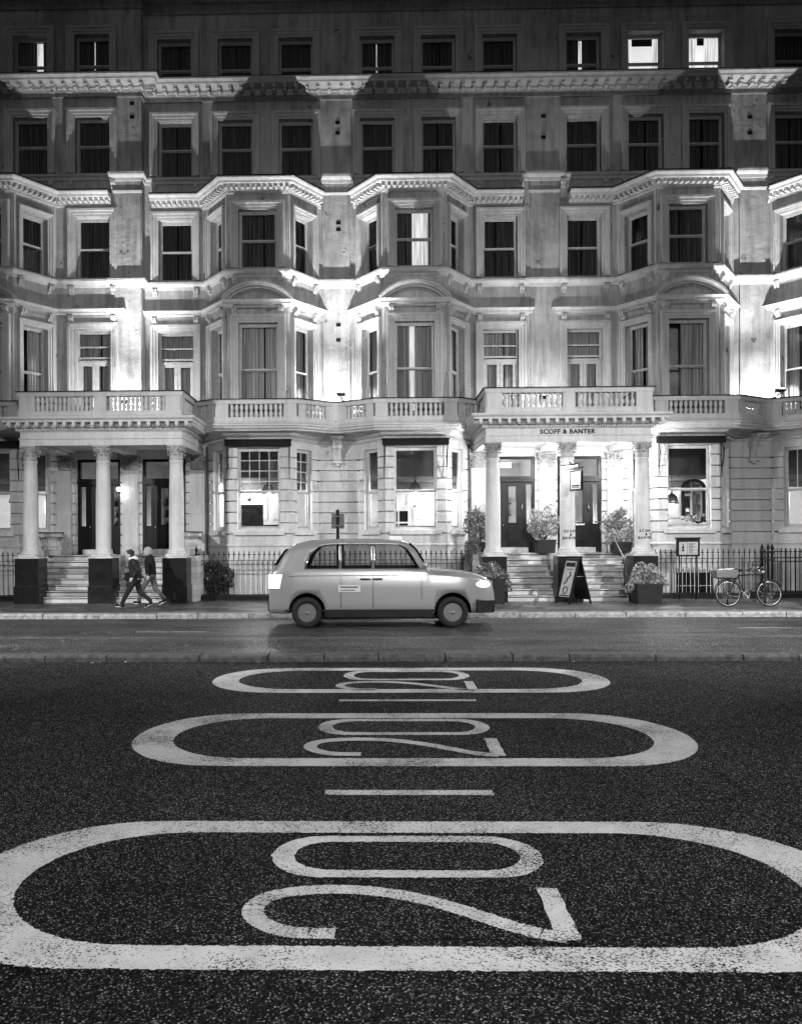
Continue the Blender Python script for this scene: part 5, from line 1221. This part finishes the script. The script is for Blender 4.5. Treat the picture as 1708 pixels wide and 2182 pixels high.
t = thing('cycle_stand', (9.8, 21.8, .12), 'low dark metal stand between the wheels of the bicycle', 'cycle stand')
mb = MB(); mb.tube([(9.33, 21.75, .12), (9.33, 21.75, .42), (9.38, 21.75, .47), (10.25, 21.75, .47), (10.3, 21.75, .42), (10.3, 21.75, .12)], .03, 8); mb.build('hoop', M['iron'], t)

# ================================================================== PEOPLE
def fused(name, caps, balls, mat, parent, W, vox=.011, smooth_it=4, extra=None):
    """tapered limbs and ellipsoids fused into one continuous skin"""
    mb = MB()
    for a, b, ra, rb in caps:
        a, b = Vector(a), Vector(b); n = 5
        mb.tube([a + (b-a)*i/n for i in range(n+1)], 0, 12, rs=[ra + (rb-ra)*i/n for i in range(n+1)]); mb.ball(a, ra, 12, 8); mb.ball(b, rb, 12, 8)
    for c, r, sc in balls: mb.ball(c, r, 16, 12, sc)
    if extra: extra(mb)
    o = mb.build('tmp', mat); m = o.modifiers.new('r', 'REMESH'); m.mode = 'VOXEL'; m.voxel_size = vox
    s = o.modifiers.new('s', 'SMOOTH'); s.factor = .5; s.iterations = smooth_it
    dg = bpy.context.evaluated_depsgraph_get(); dg.update(); me = bpy.data.meshes.new_from_object(o.evaluated_get(dg)); COL.objects.unlink(o); bpy.data.objects.remove(o)
    me.polygons.foreach_set('use_smooth', [True]*len(me.polygons)); me.name = name
    if not me.materials: me.materials.append(mat)
    return link(bpy.data.objects.new(name, me), W, parent)
def walker(x, y, rot, label, j, hairm, topm, legm, hood=None, sc=1.0):
    W = Matrix.Translation((x, y, .12)) @ Matrix.Rotation(rot, 4, 'Z') @ Matrix.Scale(sc, 4)
    root = thing('person', (x, y, .12), label, 'person', 'people walking on the far pavement')
    P = {k: Vector(v) for k, v in j.items()}
    def hand(pts, wr, el):
        d = (wr-el).normalized(); s_ = 1 if wr.y > 0 else -1; pc = wr + d*.055; out = [((wr.x, wr.y, wr.z), tuple(pc), .024, .03), (tuple(pc), tuple(pc + d*.03), .03, .028)]
        f = Vector((1, 0, 0)); f = (f - d*f.dot(d)).normalized()
        for i, (o, L) in enumerate(((.026, .062), (.009, .072), (-.009, .068), (-.026, .052))):
            b0 = pc + d*.035 + f*o; m1 = b0 + d*L*.5 + Vector((0, -s_*.006, 0)); e = m1 + d*L*.4 + Vector((.008, -s_*.022, 0)); out += [(tuple(b0), tuple(m1), .0095, .009), (tuple(m1), tuple(e), .009, .0075)]
        th = pc + f*.028 - d*.015; t1 = th + f*.022 + d*.03; out += [(tuple(th), tuple(t1), .011, .010), (tuple(t1), tuple(t1 + d*.03), .010, .008)]
        return out
    caps = [(P['pel'], P['che'], .115, .125), (P['che'], P['nk'], .10, .055), (P['nk'], P['hd'] - Vector((.02, 0, .03)), .052, .05)]
    for s_ in ('l', 'r'):
        caps += [(P['hip'+s_], P['kn'+s_], .082, .056), (P['kn'+s_], P['an'+s_], .052, .036), (P['an'+s_], P['an'+s_] + (P['to'+s_]-P['an'+s_])*.4, .036, .034), (P['an'+s_] + (P['to'+s_]-P['an'+s_])*.4, P['to'+s_], .034, .024),
                 (P['sh'+s_], P['el'+s_], .048, .038), (P['el'+s_], P['wr'+s_], .036, .025)] + hand(None, P['wr'+s_], P['el'+s_])
        caps += [(P['che'] + Vector((0, 0, .10)), P['sh'+s_], .07, .055)]
    hd = P['hd']
    balls = [(tuple(hd), .098, (1.02, .80, 1.18)), (tuple(hd + Vector((.05, 0, -.065))), .055, (.9, .85, .8)), (tuple(hd + Vector((.108, 0, -.015))), .017, (1.1, .8, 1.3)), (tuple(hd + Vector((.088, 0, -.062))), .018, (.8, 1.4, .45)), (tuple(hd + Vector((.075, .0, -.10))), .025, (1, 1, .8))]
    for yy in (-1, 1): balls += [(tuple(hd + Vector((-.005, yy*.082, -.015))), .024, (.8, .4, 1.3)), (tuple(hd + Vector((.082, yy*.033, .012))), .014, (.7, 1, .6))]
    body = fused('body', caps, balls, M['skin'], root, W, .009, 2)
    mb = MB()
    for yy in (-1, 1): mb.ball(tuple(hd + Vector((.089, yy*.033, .012))), .009, 8, 6)
    mb.build('eyes', M['ink'], body, W)
    fused('hair', [], [(tuple(hd + Vector((-.022, 0, .035))), .102, (1.03, .88, 1.05)), (tuple(hd + Vector((-.055, 0, -.02))), .07, (.9, 1.1, 1.2)), (tuple(hd + Vector((.04, 0, .085))), .05, (1.1, 1.3, .6))], hairm, body, W, .010, 2)
    # trousers
    c2 = [(P['pel'] + Vector((0, 0, -.02)), P['pel'] + Vector((0, 0, .06)), .13, .125)]
    for s_ in ('l', 'r'): c2 += [(P['hip'+s_], P['kn'+s_], .098, .070), (P['kn'+s_], P['an'+s_] + Vector((0, 0, .03)), .068, .056)]
    fused('trousers', c2, [(tuple(P['pel'] - Vector((.05, 0, .04))), .11, (.9, 1.2, .9))], legm, body, W, .011, 3)
    c3 = [(P['pel'] + Vector((0, 0, .02)), P['che'], .15, .155), (P['che'], P['che'] + Vector((0, 0, .12)), .145, .10)]
    for s_ in ('l', 'r'):
        c3 += [(P['che'] + Vector((0, 0, .08)), P['sh'+s_], .10, .078), (P['sh'+s_], P['el'+s_], .076, .060), (P['el'+s_], P['wr'+s_] + (P['el'+s_]-P['wr'+s_])*.05, .058, .044)]
    fused('jacket', c3, [(tuple(P['pel'] + Vector((0, 0, .08))), .15, (.95, 1.15, 1.1))], topm, body, W, .012, 3)
    if hood:
        fused('hood', [], [(tuple(P['nk'] + Vector((-.075, 0, .0))), .085, (1.15, 1.35, .8)), (tuple(P['nk'] + Vector((.02, 0, -.01))), .08, (1.1, 1.15, .6))], hood, body, W, .012, 2)
        fused('hem', [], [(tuple(P['pel'] + Vector((0, 0, -.04))), .15, (1.0, 1.15, .22))], hood, body, W, .012, 2)
    for s_ in ('l', 'r'):
        a, t_ = P['an'+s_], P['to'+s_]; d = (t_-a); d.z = 0; d.normalize(); heel = a - d*.045 + Vector((0, 0, 0))
        lift = Vector((0, 0, 0)); dn = (t_-a).normalized(); nrm = Vector((-dn.z, 0, dn.x)) if dn.x > 0 else Vector((dn.z, 0, -dn.x))
        sh = fused('shoe', [(tuple(a - Vector((.02, 0, .03))), tuple(t_ + Vector((0, 0, .01))), .046, .036), (tuple(a + Vector((0, 0, .0))), tuple(a - Vector((.02, 0, .04))), .045, .046)], [], M['coat'], body, W, .009, 2)
        fused('sole', [(tuple(a - Vector((.035, 0, .06))), tuple(t_ + Vector((.01, 0, -.018))), .026, .022)], [(tuple((a+t_)/2 + Vector((.0, 0, -.045))), .03, (1.6, 1.35, .5))], M['white'], sh, W, .009, 1)
    return root
walker(-6.12, 21.62, PI + .05, 'nearer walker striding left in a dark jacket with a pale hood', dict(
    pel=(0, 0, .83), che=(.05, 0, 1.17), nk=(.10, 0, 1.335), hd=(.155, 0, 1.44), hipl=(0, .085, .80), hipr=(0, -.085, .80), knl=(.19, .09, .45), anl=(.345, .09, .115), tol=(.49, .09, .085),
    knr=(-.08, -.09, .43), anr=(-.36, -.09, .175), tor=(-.245, -.09, .045), shl=(.05, .19, 1.25), shr=(.05, -.19, 1.25), ell=(-.12, .23, 1.03), elr=(-.02, -.25, 1.0), wrl=(.02, .21, .84), wrr=(-.10, -.22, .80)),
    M['hair'], M['jacket'], M['trousers'], M['fleece'], .985)
walker(-5.98, 22.6, PI - .04, 'farther walker with fair hair, black coat and grey jeans, half hidden behind the other', dict(
    pel=(0, 0, .86), che=(.03, 0, 1.20), nk=(.06, 0, 1.38), hd=(.10, 0, 1.49), hipl=(0, .085, .83), hipr=(0, -.085, .83), knl=(.20, .09, .49), anl=(.31, .09, .12), tol=(.45, .09, .08),
    knr=(-.10, -.09, .46), anr=(-.34, -.09, .17), tor=(-.22, -.09, .045), shl=(.03, .18, 1.29), shr=(.03, -.18, 1.29), ell=(-.10, .22, 1.06), elr=(.04, -.24, 1.04), wrl=(-.02, .22, .85), wrr=(.12, -.22, .86)),
    M['hairlight'], M['coat'], M['jeans'], None, .99)
